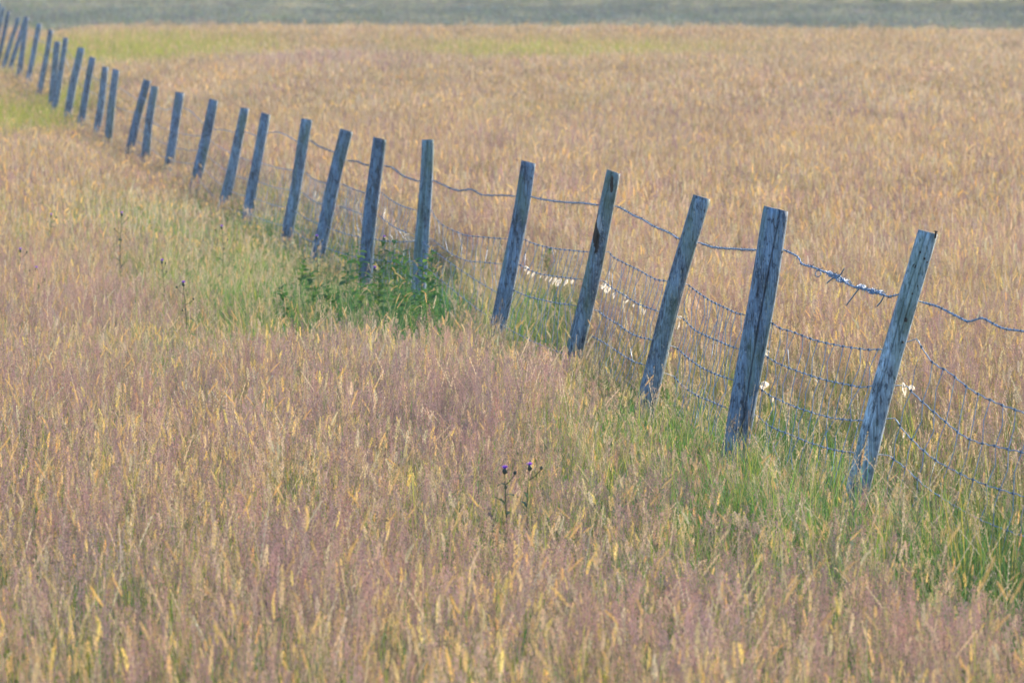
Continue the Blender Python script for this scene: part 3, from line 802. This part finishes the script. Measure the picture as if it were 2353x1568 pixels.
    [(1.512, 22.788, 0.088), (1.563, 22.512, 0.059), (1.625, 22.175, 0.011), (1.709, 21.721, -0.024), (1.801, 21.225, -0.043), (1.910, 20.636, -0.042), (1.992, 20.188, -0.032)],
    [(1.116, 25.891, 0.010), (1.159, 25.371, -0.001), (1.214, 24.724, 0.015), (1.265, 24.109, 0.031), (1.327, 23.373, 0.061), (1.376, 22.788, 0.098)],
    [(0.810, 28.487, 0.007), (0.846, 27.885, -0.004), (0.890, 27.159, 0.005), (0.931, 26.486, 0.029), (0.967, 25.891, 0.048)],
    [(0.447, 31.448, 0.022), (0.515, 30.461, 0.036), (0.573, 29.628, 0.041), (0.626, 28.857, 0.053), (0.652, 28.487, 0.069)],
    [(-0.093, 34.790, -0.102), (0.020, 33.890, -0.111), (0.128, 33.035, -0.111), (0.231, 32.222, -0.103), (0.328, 31.448, -0.088)],
    [(-0.638, 39.093, 0.062), (-0.490, 37.921, 0.004), (-0.350, 36.817, -0.041), (-0.218, 35.775, -0.077), (-0.093, 34.790, -0.102)],
    [(-1.073, 42.563, -0.094), (-0.957, 41.639, -0.065), (-0.846, 40.755, -0.030), (-0.740, 39.907, 0.013), (-0.638, 39.093, 0.062)],
    [(-1.563, 46.516, -0.183), (-1.432, 45.461, -0.172), (-1.307, 44.452, -0.153), (-1.187, 43.487, -0.127), (-1.073, 42.563, -0.094)],
    [(-1.954, 49.630, -0.161), (-1.852, 48.813, -0.180), (-1.752, 48.023, -0.189), (-1.656, 47.257, -0.190), (-1.563, 46.516, -0.183)],
    [(-2.491, 53.914, -0.227), (-2.349, 52.776, -0.222), (-2.212, 51.684, -0.209), (-2.081, 50.636, -0.189), (-1.954, 49.630, -0.161)],
    [(-2.920, 57.364, -0.283), (-2.808, 56.461, -0.281), (-2.699, 55.586, -0.271), (-2.594, 54.738, -0.252), (-2.491, 53.914, -0.227)],
    [(-3.387, 61.084, -0.122), (-3.265, 60.110, -0.177), (-3.146, 59.167, -0.221), (-3.032, 58.252, -0.257), (-2.920, 57.364, -0.283)],
    [(-4.016, 66.098, -0.258), (-3.849, 64.769, -0.235), (-3.689, 63.493, -0.204), (-3.535, 62.265, -0.166), (-3.387, 61.084, -0.122)],
    [(-4.496, 69.924, -0.216), (-4.371, 68.927, -0.240), (-4.249, 67.958, -0.255), (-4.131, 67.015, -0.261), (-4.016, 66.098, -0.258)],
    [(-4.895, 73.146, -0.197), (-4.792, 72.314, -0.215), (-4.691, 71.500, -0.224), (-4.593, 70.704, -0.224), (-4.496, 69.924, -0.216)],
  ],
}


# ------------------------------------------------------------------ the fence: posts, strands, netting
fence = empty("fence", (0, 30, float(terrain(0, 30))))
tag(fence, "old leaning post and barbed wire fence with sheep netting crossing the meadow", "fence")

def post_mesh(top, foot, r, i, mat):
    """a round, slightly crooked, split timber from foot to top, with its saw-cut head"""
    top, foot = Vector(top), Vector(foot)
    rnd = random.Random(100 + i)
    n, m = (96, 44) if i < 9 else (18, 16)
    ax = (top - foot); L = ax.length; d = ax.normalized()
    a = Vector((1, 0, 0)) - d * d.x; a.normalize(); b = d.cross(a)      # b points away from the lens side
    ph = [rnd.uniform(0, 6.283) for _ in range(6)]
    crook = rnd.uniform(.006, .02) * (1 if rnd.random() < .5 else -1)
    kink = {4: .03, 7: .022}.get(i, 0)
    cracks = []
    for c in range(3 if i < 9 else 1):
        cracks.append((rnd.uniform(3.5, 6.0), rnd.uniform(.3, .9), rnd.uniform(.15, .45), rnd.uniform(.008, .014)))
    if i == 1: cracks = [(4.85, .58, .66, .030), (5.5, .3, .3, .010)]   # long open shake facing the lens
    if i == 0: cracks = [(4.5, .80, .28, .012), (5.05, .85, .22, .010), (4.2, .42, .22, .024)]
    tilt = rnd.uniform(-.16, .10)
    v, f, mi = [], [], []
    for j in range(m + 1):
        t = j / m
        cen = foot + ax * t + a * (crook * math.sin(math.pi * t) - kink * max(0, .35 - t) ** 1 * 1.2)
        taper = 1.06 - .10 * t + .04 * math.sin(5 * t + ph[0])
        if j == m: taper *= .965
        for k in range(n):
            q = 2 * math.pi * k / n
            rr = r * taper * (1 + .05 * math.sin(2 * q + ph[1] + t * 1.5) + .03 * math.sin(3 * q + ph[2] - t * 3) + .012 * math.sin(7 * q + ph[3] + 9 * t))
            rr += r * .05 * math.sin(11 * t + ph[4]) * math.sin(q + ph[5])
            for (cq, ct, cl, cd) in cracks:
                cqq = cq + .10 * math.sin(8 * t + ph[2]) + .12 * (t - ct)
                dq = abs((q - cqq + math.pi) % (2 * math.pi) - math.pi)
                dt = abs(t - ct) / cl
                if dt < 1 and dq < 1.5 * math.pi / n: rr -= cd * (1 - dt ** 3)
            w = a * math.cos(q) * rr + b * math.sin(q) * rr
            off = d * (tilt * (w.dot(a)) if j == m else 0)
            v.append(cen + w + off)
    for j in range(m):
        for k in range(n):
            f.append((j * n + k, j * n + (k + 1) % n, (j + 1) * n + (k + 1) % n, (j + 1) * n + k)); mi.append(0)
    # slightly domed, uneven saw cut
    c0 = len(v)
    ring = v[m * n:(m + 1) * n]
    cen = sum(ring, Vector()) / n
    v.append(cen + d * .003)
    for k in range(n): f.append((m * n + k, m * n + (k + 1) % n, c0)); mi.append(1)
    f.append(tuple(reversed(range(n)))); mi.append(0)
    me = bpy.data.meshes.new("fence_post")
    me.from_pydata([tuple(p - top) for p in v], [], f)
    me.materials.append(mat); me.materials.append(m_end)
    me.polygons.foreach_set("material_index", mi)
    me.polygons.foreach_set("use_smooth", [x == 0 for x in mi])
    me.update()
    return me

LABELS = {0: "pale blue grey post with dark knot holes and a nail at its cut top",
          1: "thick post split by a long black crack from its top down",
          2: "fluted grey post with a green tinge, second wire tucked at its right side",
          3: "post with a black stain and white flecks below its top",
          4: "post kinked to the left near its foot",
          5: "nearly upright mottled post beside the dark leafy weeds",
          6: "post with its foot lost in the leafy weeds"}
posts = []
ALLP = [(P_OFF[0], P_OFF[1], .046)] + POSTS
for i, (tp, ft, r) in enumerate(ALLP):
    k = i - 1
    mat = m_wood_light if k == 0 else m_wood_stain if k == 3 else m_wood
    o = bpy.data.objects.new("fence_post", post_mesh(tp, ft, r, k, mat))
    COL.objects.link(o); o.parent = fence
    o.location = Vector(tp) - fence.location
    if k in LABELS: o["label"] = LABELS[k]
    posts.append(o)

def spline(pts, n):
    """Catmull-Rom through the points"""
    p = [Vector(q) for q in pts]
    p = [p[0] * 2 - p[1]] + p + [p[-1] * 2 - p[-2]]
    out = []
    for i in range(1, len(p) - 2):
        for j in range(n):
            t = j / n
            out.append(.5 * ((2 * p[i]) + (p[i + 1] - p[i - 1]) * t + (2 * p[i - 1] - 5 * p[i] + 4 * p[i + 1] - p[i + 2]) * t * t + (3 * p[i] - p[i - 1] - 3 * p[i + 1] + p[i + 2]) * t ** 3))
    out.append(p[-2])
    return out

def resample(pts, step):
    d = [0]
    for a, b in zip(pts, pts[1:]): d.append(d[-1] + (b - a).length)
    n = max(2, int(d[-1] / step))
    out = []; j = 0
    for i in range(n + 1):
        s = d[-1] * i / n
        while j < len(d) - 2 and d[j + 1] < s: j += 1
        out.append(pts[j].lerp(pts[j + 1], (s - d[j]) / max(1e-9, d[j + 1] - d[j])))
    return out

SPAN = {k: [spline(s, 8) for s in WIRES[k]] for k in WIRES}      # per strand, spans from the right end of the fence leftwards

def twisted(mb, pts, r, pitch, seg=5):
    """two wires wound round each other"""
    for ph in (0, math.pi):
        q = []; s = 0
        for i, p in enumerate(pts):
            t = (pts[min(i + 1, len(pts) - 1)] - pts[max(i - 1, 0)]).normalized()
            if i: s += (p - pts[i - 1]).length
            a, b = basis(t)
            an = ph + s / pitch * 6.283
            q.append(p + (a * math.cos(an) + b * math.sin(an)) * r * .95)
        mb.tube(q, r, seg)

def barb(mb, p, t, size=1.):
    a, b = basis(t)
    an = random.uniform(0, 6.283)
    for s in range(2):
        o = a * math.cos(an + s * 1.7) + b * math.sin(an + s * 1.7)
        mb.tube([p - o * .016 * size + t * .003, p + t * .004 * (1 if s else -1), p + o * .016 * size - t * .003], [.0008, .0019 * size, .0008], 4)
    mb.tube([p - t * .006, p - t * .003, p + t * .003, p + t * .006], [.003, .0058 * size, .0058 * size, .003], 6)   # the wraps

barbed, barbs = MB(), MB()
for i, pts in enumerate(SPAN['B']):
    if i < 9:
        twisted(barbed, resample(pts, .022 if i < 5 else .05), .0026, .11)
    else:
        barbed.tube(resample(pts, .25), .0042, 4)
    if i < 9:
        for p, q in zip(resample(pts, .105)[1:-1], resample(pts, .105)[2:]):
            if (p - q).length > 1e-5: barb(barbs, p + Vector((0, 0, random.gauss(0, .002))), (q - p).normalized(), random.uniform(.65, 1.0))
for (a, b) in zip(SPAN['B'], SPAN['B'][1:]):                      # the strand runs on behind each post, stapled to it
    barbed.tube([b[-1], a[0]], .003, 5)
bw = barbed.build("barbed_wire", m_wire, fence, smooth=True)
tag(barbs.build("barb", m_rust, bw), kind="stuff")
for nm in ('L1', 'L2', 'L3', 'L4'):
    w, kn = MB(), MB()
    for i, pts in enumerate(SPAN[nm]):
        pp = resample(pts, .05 if i < 5 else .2)
        pp = [p + Vector((0, 0, .0025 * math.sin(k * 2.1))) if i < 5 else p for k, p in enumerate(pp)]
        w.tube(pp, .0024 if i < 6 else .0030, 5 if i < 5 else 4)
    for (a, b) in zip(SPAN[nm], SPAN[nm][1:]): w.tube([b[-1], a[0]], .002, 4)
    lw = w.build("line_wire", m_wire, fence, smooth=True)
    for i, pts in enumerate(SPAN[nm][:9]):
        n = 14
        for k in range(n):
            t = (k + .5) / n
            p = resample(pts, .01); j = int(t * (len(p) - 2)); q = p[j]; dd = (p[j + 1] - q).normalized()
            kn.tube([q - dd * .008, q - dd * .004, q + dd * .004, q + dd * .008], [.0028, .0062, .0062, .0028], 6)
    tag(kn.build("knot", m_rust, lw, smooth=True), kind="stuff")

# upright stay wires, knotted to the line wires
def at_t(pts, t):
    s = t * (len(pts) - 1); j = min(int(s), len(pts) - 2)
    return pts[j].lerp(pts[j + 1], s - j)
far_stays = MB()
RES = {k: [resample(s, .01 if i < 10 else .1) for i, s in enumerate(SPAN[k])] for k in ('L1', 'L2', 'L3', 'L4')}
for i in range(min(len(RES[k]) for k in RES)):
    n = 14
    for k in range(n):
        t = (k + .5) / n
        pts = [at_t(RES[s][i], t) for s in ('L1', 'L2', 'L3', 'L4')]
        dv = pts[3] - pts[2]
        pts.append(pts[3] + dv * 1.1)
        pts[0] = pts[0] + (pts[0] - pts[1]).normalized() * .006
        fine = []
        for a, b in zip(pts, pts[1:]):
            bow = Vector((random.gauss(0, .012), random.gauss(0, .02), 0))
            fine += [a, a.lerp(b, .5) + bow]
        fine.append(pts[-1])
        if i < 10:
            mb = MB(); mb.tube(fine, .0017, 4, cap=False)
            mb.build("stay_wire", m_wire, fence, smooth=True)
        else: far_stays.tube(fine, .0018, 3, cap=False)
tag(far_stays.build("far_stay_wire", m_rust, fence), kind="stuff")

# wound splices with loose ends in the first span of barbed wire
def splice(a, b, r, tails, loop=None):
    mb = MB()
    a, b = Vector(a), Vector(b)
    d = (b - a).normalized(); e, g_ = basis(d)
    for turn in range(3):
        q = []
        for i in range(60):
            t = i / 59
            rr = r * (.3 + .8 * abs(math.sin(2.5 * math.pi * t))) * random.uniform(.5, 1.5)
            an = t * (50 + 9 * turn) + turn * 2
            q.append(a.lerp(b, t) + Vector((0, 0, .004 * math.sin(t * 9))) + (e * math.cos(an) + g_ * math.sin(an)) * rr)
        mb.tube(q, .0019, 4)
    for s, mid, t in tails: mb.tube(spline([s, mid, t], 5), [.0032] * 10 + [.0022], 5)
    for k in range(8): barb(mb, a.lerp(b, random.random()), (d + Vector((random.gauss(0, .5), random.gauss(0, .5), random.gauss(0, .5)))).normalized(), 1.1)
    return mb.build("wire_splice", m_wire, fence, smooth=True)
splice((1.365, 24.62, .727), (1.425, 24.02, .712), .0085,
       [((1.385, 24.40, .722), (1.375, 24.5, .703), (1.364, 24.63, .680)), ((1.394, 24.30, .724), (1.402, 24.2, .745), (1.412, 24.15, .770))])["label"] = "wound wire splice with two spiky ends, farther from the nearest post"
splice((1.447, 23.80, .711), (1.512, 23.15, .716), .0085,
       [((1.452, 23.75, .708), (1.438, 23.9, .668), (1.418, 24.09, .616)), ((1.513, 23.14, .704), (1.507, 23.2, .682), (1.497, 23.30, .657))])["label"] = "wound wire splice with two ends hanging down, beside the nearest post"
lp = MB()
lp.tube([Vector((1.340, 24.87, .722)) + Vector((.012 * math.cos(q), 0, .014 * math.sin(q) - .012)) for q in np.linspace(0, 6.283, 14)], .0024, 5)
lp.build("wire_loop", m_wire, fence, smooth=True)

# nail and knots on the nearest post
nl = MB()
t0 = Vector(POSTS[0][0])
nl.tube([t0 + Vector((.028, -.030, -.024)), t0 + Vector((.031, -.032, .000))], .004, 6)
nl.tube([t0 + Vector((.031, -.032, .000)), t0 + Vector((.0315, -.032, .005))], .007, 8)
o = nl.build("nail", m_nail, None)
o.parent = posts[1]
o.data.transform(Matrix.Translation(-t0))
def on_post(i, dz, dx):
    tp, ft, r = (Vector(POSTS[i][0]), Vector(POSTS[i][1]), POSTS[i][2])
    t = -dz / (tp.z - ft.z)
    c = tp.lerp(ft, t)
    return c + Vector((dx, -math.sqrt(max(0, r * r - dx * dx)) * .985, 0)), tp
for dz, dx, s in ((-.135, -.022, .0050), (-.215, .012, .0022), (-.245, -.002, .0022), (-.105, .012, .0026), (-.08, -.012, .0024), (-.35, .0, .0046), (-.44, .012, .0026), (-.12, .026, .0022)):
    c, tp = on_post(0, dz, dx)
    k = MB()
    n = 9
    ring = [c + Vector((math.cos(q) * s * random.uniform(.8, 1.1), -.003, math.sin(q) * s * random.uniform(1.2, 1.8))) for q in np.linspace(0, 6.283, n, endpoint=False)]
    ring2 = [c + Vector((math.cos(q) * s * 1.5, .004, math.sin(q) * s * 2.2)) for q in np.linspace(0, 6.283, n, endpoint=False)]
    k.add(ring + ring2 + [c + Vector((0, .000, 0))], [(i, (i + 1) % n, n + (i + 1) % n, n + i) for i in range(n)] + [(i, 2 * n, (i + 1) % n) for i in range(n)])
    o = k.build("knot_hole", m_nail, None)
    o.parent = posts[1]; o.data.transform(Matrix.Translation(-tp))

# ------------------------------------------------------------------ sheep's wool caught on the wires
m_wool = bpy.data.materials.new("wool"); m_wool.use_nodes = True
nt = m_wool.node_tree; nt.nodes.clear()
out = node(nt, "ShaderNodeOutputMaterial"); d1 = node(nt, "ShaderNodeBsdfDiffuse"); t1 = node(nt, "ShaderNodeBsdfTranslucent"); mxs = node(nt, "ShaderNodeMixShader")
tc = node(nt, "ShaderNodeTexCoord")
wc = ramp(nt, noise(nt, 80, 4, tc.outputs["Object"]), [(.3, (.72, .64, .54)), (.7, (.88, .84, .78))])
nt.links.new(wc, d1.inputs[0]); nt.links.new(wc, t1.inputs[0]); mxs.inputs[0].default_value = .72
nt.links.new(d1.outputs[0], mxs.inputs[1]); nt.links.new(t1.outputs[0], mxs.inputs[2]); nt.links.new(mxs.outputs[0], out.inputs[0])
def wool(p, w, h, slant):
    w, h = w * .62, h * .8
    """a hanging lock: a knotted core with strands trailing down"""
    mb = MB()
    for k in range(9):
        x = random.gauss(0, w * .30); L = h * random.uniform(.55, 1.1)
        pts = []
        for i in range(5):
            t = i / 4
            pts.append(Vector((x * (.5 + math.sin(math.pi * t)) + slant * L * t + random.gauss(0, w * .06), random.gauss(0, w * .22), -L * t + random.gauss(0, h * .03))))
        an = random.uniform(-.6, .6)
        mb.ribbon(pts, [w * .20, w * .42, w * .44, w * .30, w * .06], Vector((math.cos(an), math.sin(an), random.uniform(-.2, .2))))
    o = mb.build("wool_tuft", m_wool, None, smooth=True)
    o.location = p
    return o
NP, SP = "left of the stained post", "right of the stained post"
WOOL = [
    ((0.085, 34.40, 0.262), .024, .045, -.1, "plump white wool tuft hanging just right of the fifth post from the right"),
    ((0.102, 34.16, 0.245), .010, .030, -.3, "thin wool wisp right of the plump tuft beside the fifth post from the right"),
    ((0.135, 33.87, 0.250), .014, .040, -.6, "slanting wisp third in the tuft row " + NP),
    ((0.172, 33.46, 0.256), .010, .028, -.4, "tiny wisp fourth in the row " + NP),
    ((0.206, 33.11, 0.266), .009, .030, -.6, "small wisp in the middle of the tuft row " + NP),
    ((0.230, 32.87, 0.274), .011, .034, -.6, "slanting wool lock sixth in the tuft row " + NP),
    ((0.252, 32.69, 0.280), .016, .052, -.5, "long bright wool lock, seventh in the tuft row " + NP),
    ((0.281, 32.39, 0.292), .017, .056, -.55, "longest bright wool lock in the tuft row " + NP),
    ((0.312, 32.07, 0.304), .015, .048, -.45, "ninth and wide wool lock in the tuft row " + NP),
    ((0.340, 31.76, 0.318), .012, .030, -.3, "last wool tuft of the row, nearest the black stained post"),
    ((0.027, 34.79, 0.262), .009, .050, -.2, "pale wool strip against the right edge of the fifth post from the right"),
    ((0.518, 31.28, 0.338), .012, .026, -.2, "small wool tuft on top of the wire just right of the black stained post"),
    ((0.510, 31.38, 0.322), .024, .048, -.35, "left one of the two plump wool tufts just right of the black stained post"),
    ((0.532, 31.16, 0.318), .026, .054, -.35, "right one of the two plump wool tufts just right of the black stained post"),
    ((0.560, 30.78, 0.302), .016, .042, -.3, "wool lock hanging alone right of the two plump tufts by the black stained post"),
    ((0.603, 30.17, 0.322), .012, .026, -.1, "wool tuft on the wire midway " + SP),
    ((0.614, 30.03, 0.305), .010, .026, -.7, "slanting wool wisp below the wire midway " + SP),
    ((0.637, 29.73, 0.298), .009, .022, -.2, "faint wool wisp right of the middle " + SP),
    ((0.672, 29.28, 0.302), .011, .030, .1, "left one of the last two wool wisps before the third post from the right"),
    ((0.684, 29.14, 0.304), .012, .036, -.4, "right one of the last two wool wisps before the third post from the right"),
    ((0.847, 28.49, 0.310), .020, .026, -.2, "round cream wool tuft on the second net wire touching the third post from the right"),
    ((1.160, 25.85, 0.310), .020, .034, .0, "white wool tuft on the second net wire beside the cracked post"),
    ((1.148, 25.85, 0.168), .034, .052, -.1, "largest cream wool ball on the third net wire beside the cracked post"),
    ((1.178, 25.63, 0.118), .012, .036, -.1, "wool wisp hanging under the third net wire right of the cracked post"),
    ((1.302, 24.34, 0.284), .010, .024, .6, "wool wisp under the second net wire midway between the two nearest posts"),
    ((1.570, 22.77, 0.380), .015, .070, .12, "long cream wool lock against the right edge of the nearest post"),
    ((1.597, 22.70, 0.376), .016, .028, .0, "round white wool tuft on the second net wire right of the nearest post"),
    ((1.577, 22.78, 0.186), .010, .034, -.2, "small wool wisp on the third net wire right of the nearest post"),
    ((0.838, 28.48, 0.282), .009, .048, -.2, "thin wool strip hanging below the cream tuft at the third post from the right"),
]

for p, w, h, s, lab in WOOL:
    tag(wool(p, w, h, s), lab, "wool", "tufts of sheep's wool caught on the fence wires")

# ------------------------------------------------------------------ weeds and thistles
m_weed = leaf_mat("weed_leaf", .38, tinted=False, rough=.4)
m_flower = leaf_mat("thistle_flower", .5, tinted=False)
def leaf_mesh(L, w, col, spiny=False):
    mb = MB()
    seg = 6
    v = []
    for i in range(seg + 1):
        t = i / seg
        ww = w * math.sin(math.pi * (t * .93 + .05)) ** .8 * (1 if not spiny or i % 2 else .55)
        c = Vector((L * t, 0, L * (.25 * t - .5 * t * t)))
        v += [c + Vector((0, -ww, .18 * ww)), c, c + Vector((0, ww, .18 * ww))]
    f = []
    for i in range(seg):
        for k in (0, 1): f.append((3 * i + k, 3 * i + k + 1, 3 * i + 4 + k, 3 * i + 3 + k))
    mb.add(v, f, col)
    return mb.mesh("leaf", m_weed, True, True)
BROAD = [leaf_mesh(.105, .024, c) for c in ((.08, .24, .05), (.10, .27, .06), (.06, .19, .06), (.17, .33, .06))]
SPINY = [leaf_mesh(.08, .012, c, True) for c in ((.15, .26, .12), (.18, .28, .12), (.13, .22, .12))]

def plant(name, x, y, h, label, cat, group, leaves, nl, flowers, bare=.15):
    root = empty(name, (x, y, float(terrain(x, y))))
    tag(root, label, cat, group)
    st = MB()
    ph = random.uniform(0, 6)
    stem = lambda t: Vector((.03 * math.sin(ph + 2 * t) * t, .03 * math.cos(ph + t) * t, h * t))
    sc_ = (.13, .17, .07) if flowers else (.09, .16, .05)
    st.tube([stem(i / 6) for i in range(7)], [.0040 - .0026 * i / 6 for i in range(7)], 5, sc_)
    heads = []
    for k in range(flowers):
        if k == 0: heads.append(stem(1)); continue
        b = stem(1 - .09 * k); an = k * 2.3 + ph
        e = b + Vector((math.cos(an) * .05, math.sin(an) * .03, .055 - .012 * k))
        st.tube([b, b.lerp(e, .5) + Vector((0, 0, -.006)), e], .0018, 4, sc_)
        heads.append(e)
    o = st.build("stem", m_weed, None, True, True); o.parent = root
    for k in range(nl):
        t = bare + (1 - bare) * (k + .5) / nl
        o = bpy.data.objects.new("leaf", random.choice(leaves))
        COL.objects.link(o); o.parent = root
        o.location = stem(t * .95)
        s = (1.15 - .55 * t) * random.uniform(.8, 1.2)
        o.scale = (s, s, s)
        o.rotation_euler = (random.gauss(0, .2), random.uniform(-.75, .1), k * 2.4 + ph)
    for k, e in enumerate(heads):
        bud = MB()
        rr = .0095 if k == 0 else .0062
        bud.tube([e + Vector((0, 0, z * rr)) for z in (-.6, 0, .7, 1.4, 1.7)], [rr * q for q in (.3, .9, 1.0, .7, .5)], 8, (.09, .12, .09))
        for q in range(26):
            an, zz = q * 2.4, random.uniform(-.2, 1.4)
            b = e + Vector((math.cos(an) * rr * .9, math.sin(an) * rr * .9, zz * rr))
            s = Vector((-math.sin(an), math.cos(an), 0)) * rr * .14
            bud.add([b - s, b + s, b + Vector((math.cos(an), math.sin(an), .5)) * rr * .55], [(0, 1, 2)], (.10, .12, .09))
        bo = bud.build("flower_head", m_weed, None, False, True); bo.parent = root
        if k == 0:
            fl = MB()
            for q in range(46):
                an, rad = q * 2.4, math.sqrt(q / 46)
                b = e + Vector((math.cos(an) * rr * .4 * rad, math.sin(an) * rr * .4 * rad, rr * 1.5))
                tpp = b + Vector((math.cos(an) * rad * rr * 1.05, math.sin(an) * rad * rr * 1.05, rr * (1.5 - .5 * rad)))
                s = Vector((-math.sin(an), math.cos(an), 0)) * rr * .13
                fl.add([b - s, b + s, tpp + s * 1.2, tpp - s * 1.2], [(0, 1, 2, 3)], rcol((.42, .16, .78)))
            fo = fl.build("flower", m_flower, None, False, True); fo.parent = bo
    return root
WEEDS = [
    (-.74, 36.55, 0.74, "tallest dark leafy weed left of the upright mottled post"),
    (-.58, 35.30, 0.68, "dark leafy weed in front of the upright mottled post"),
    (-.98, 37.15, 0.70, "tall leafy weed covering the foot of the seventh post from the right"),
    (-1.12, 37.80, 0.62, "leafy weed just left of the foot of the seventh post from the right"),
    (-1.31, 37.60, 0.49, "leafy weed in front of the eighth post from the right"),
    (-.91, 38.70, 0.66, "leafy weed behind the others between the sixth and seventh posts from the right"),
    (-.53, 35.20, 0.58, "low leafy weed at the right foot of the upright mottled post"),
    (-1.16, 36.30, 0.48, "low leafy weed in the front left of the dark green clump"),
    (-1.44, 36.30, 0.46, "low leafy weed at the left end of the dark green clump"),
    (-.66, 35.80, 0.70, "broad dark weed in the densest part of the green clump"),
    (-.51, 37.45, 0.64, "leafy weed growing beside the right edge of the upright mottled post"),
    (-1.50, 40.30, 0.45, "small leafy weed at the foot of the eighth post from the right"),
    (-.85, 35.60, 0.58, "leafy weed below the middle of the green clump, next to a purple thistle"),
    (.24, 42.10, 0.46, "lone pale green weed in the grass behind the fifth and fourth posts"),
]
THISTLES = [
    (-1.31, 38.90, .64, 3, "purple thistle against the foot of the eighth post from the right"),
    (-.91, 36.60, .52, 3, "low purple thistle in front of the dark green weeds"),
    (-.86, 39.55, .62, 3, "purple thistle between the sixth and seventh posts from the right"),
    (-1.88, 32.65, .62, 4, "purple thistle on the left where green grass meets mauve"),
    (.00, 20.60, .50, 3, "purple thistle in the foreground grass below the middle of the picture"),
    (.07, 21.20, .46, 2, "thistle just behind and right of the purple foreground thistle"),
    (-3.33, 38.70, 0.54, 3, "leftmost thistle at the left edge of the meadow"),
    (-3.06, 36.60, 0.53, 3, "thistle at the left edge, lower of the pair there"),
    (-3.62, 44.90, 0.53, 2, "farthest thistle near the left edge, above the pair"),
    (-2.76, 40.20, 0.72, 4, "tall dark thistle standing above the grass left of the posts"),
    (-2.08, 40.60, 0.62, 4, "dark budded thistle left of the tenth post from the right"),
    (-2.29, 37.70, 0.52, 3, "thistle midway between the tall dark thistle and the green clump"),
]

for x, y, h, lab in WEEDS:
    plant("leafy_weed", x, y, h, lab, "weed", "leafy green weeds by the fence", BROAD, 42, 0)
for x, y, h, fl, lab in THISTLES:
    plant("thistle", x, y, h, lab, "thistle", "thistles in the meadow", SPINY, 11, fl)

# ------------------------------------------------------------------ evening haze over the meadows
HAZE = 0.0005
if HAZE:
    mb = MB()
    X0, X1, Y0, Y1, Z0, Z1 = -660, 660, -410, 710, -2.2, 46
    mb.add([(x, y, z) for z in (Z0, Z1) for y in (Y0, Y1) for x in (X0, X1)],
           [(0, 2, 3, 1), (4, 5, 7, 6), (0, 1, 5, 4), (2, 6, 7, 3), (0, 4, 6, 2), (1, 3, 7, 5)])
    m_haze = bpy.data.materials.new("haze"); m_haze.use_nodes = True
    nt = m_haze.node_tree; nt.nodes.clear()
    out = node(nt, "ShaderNodeOutputMaterial"); pv = node(nt, "ShaderNodeVolumePrincipled")
    pv.inputs["Color"].default_value = (.82, .88, .95, 1)
    pv.inputs["Density"].default_value = HAZE
    pv.inputs["Anisotropy"].default_value = .2
    nt.links.new(pv.outputs[0], out.inputs["Volume"])
    tag(mb.build("haze", m_haze), "thin bluish evening haze over the far fields", "haze", kind="stuff")
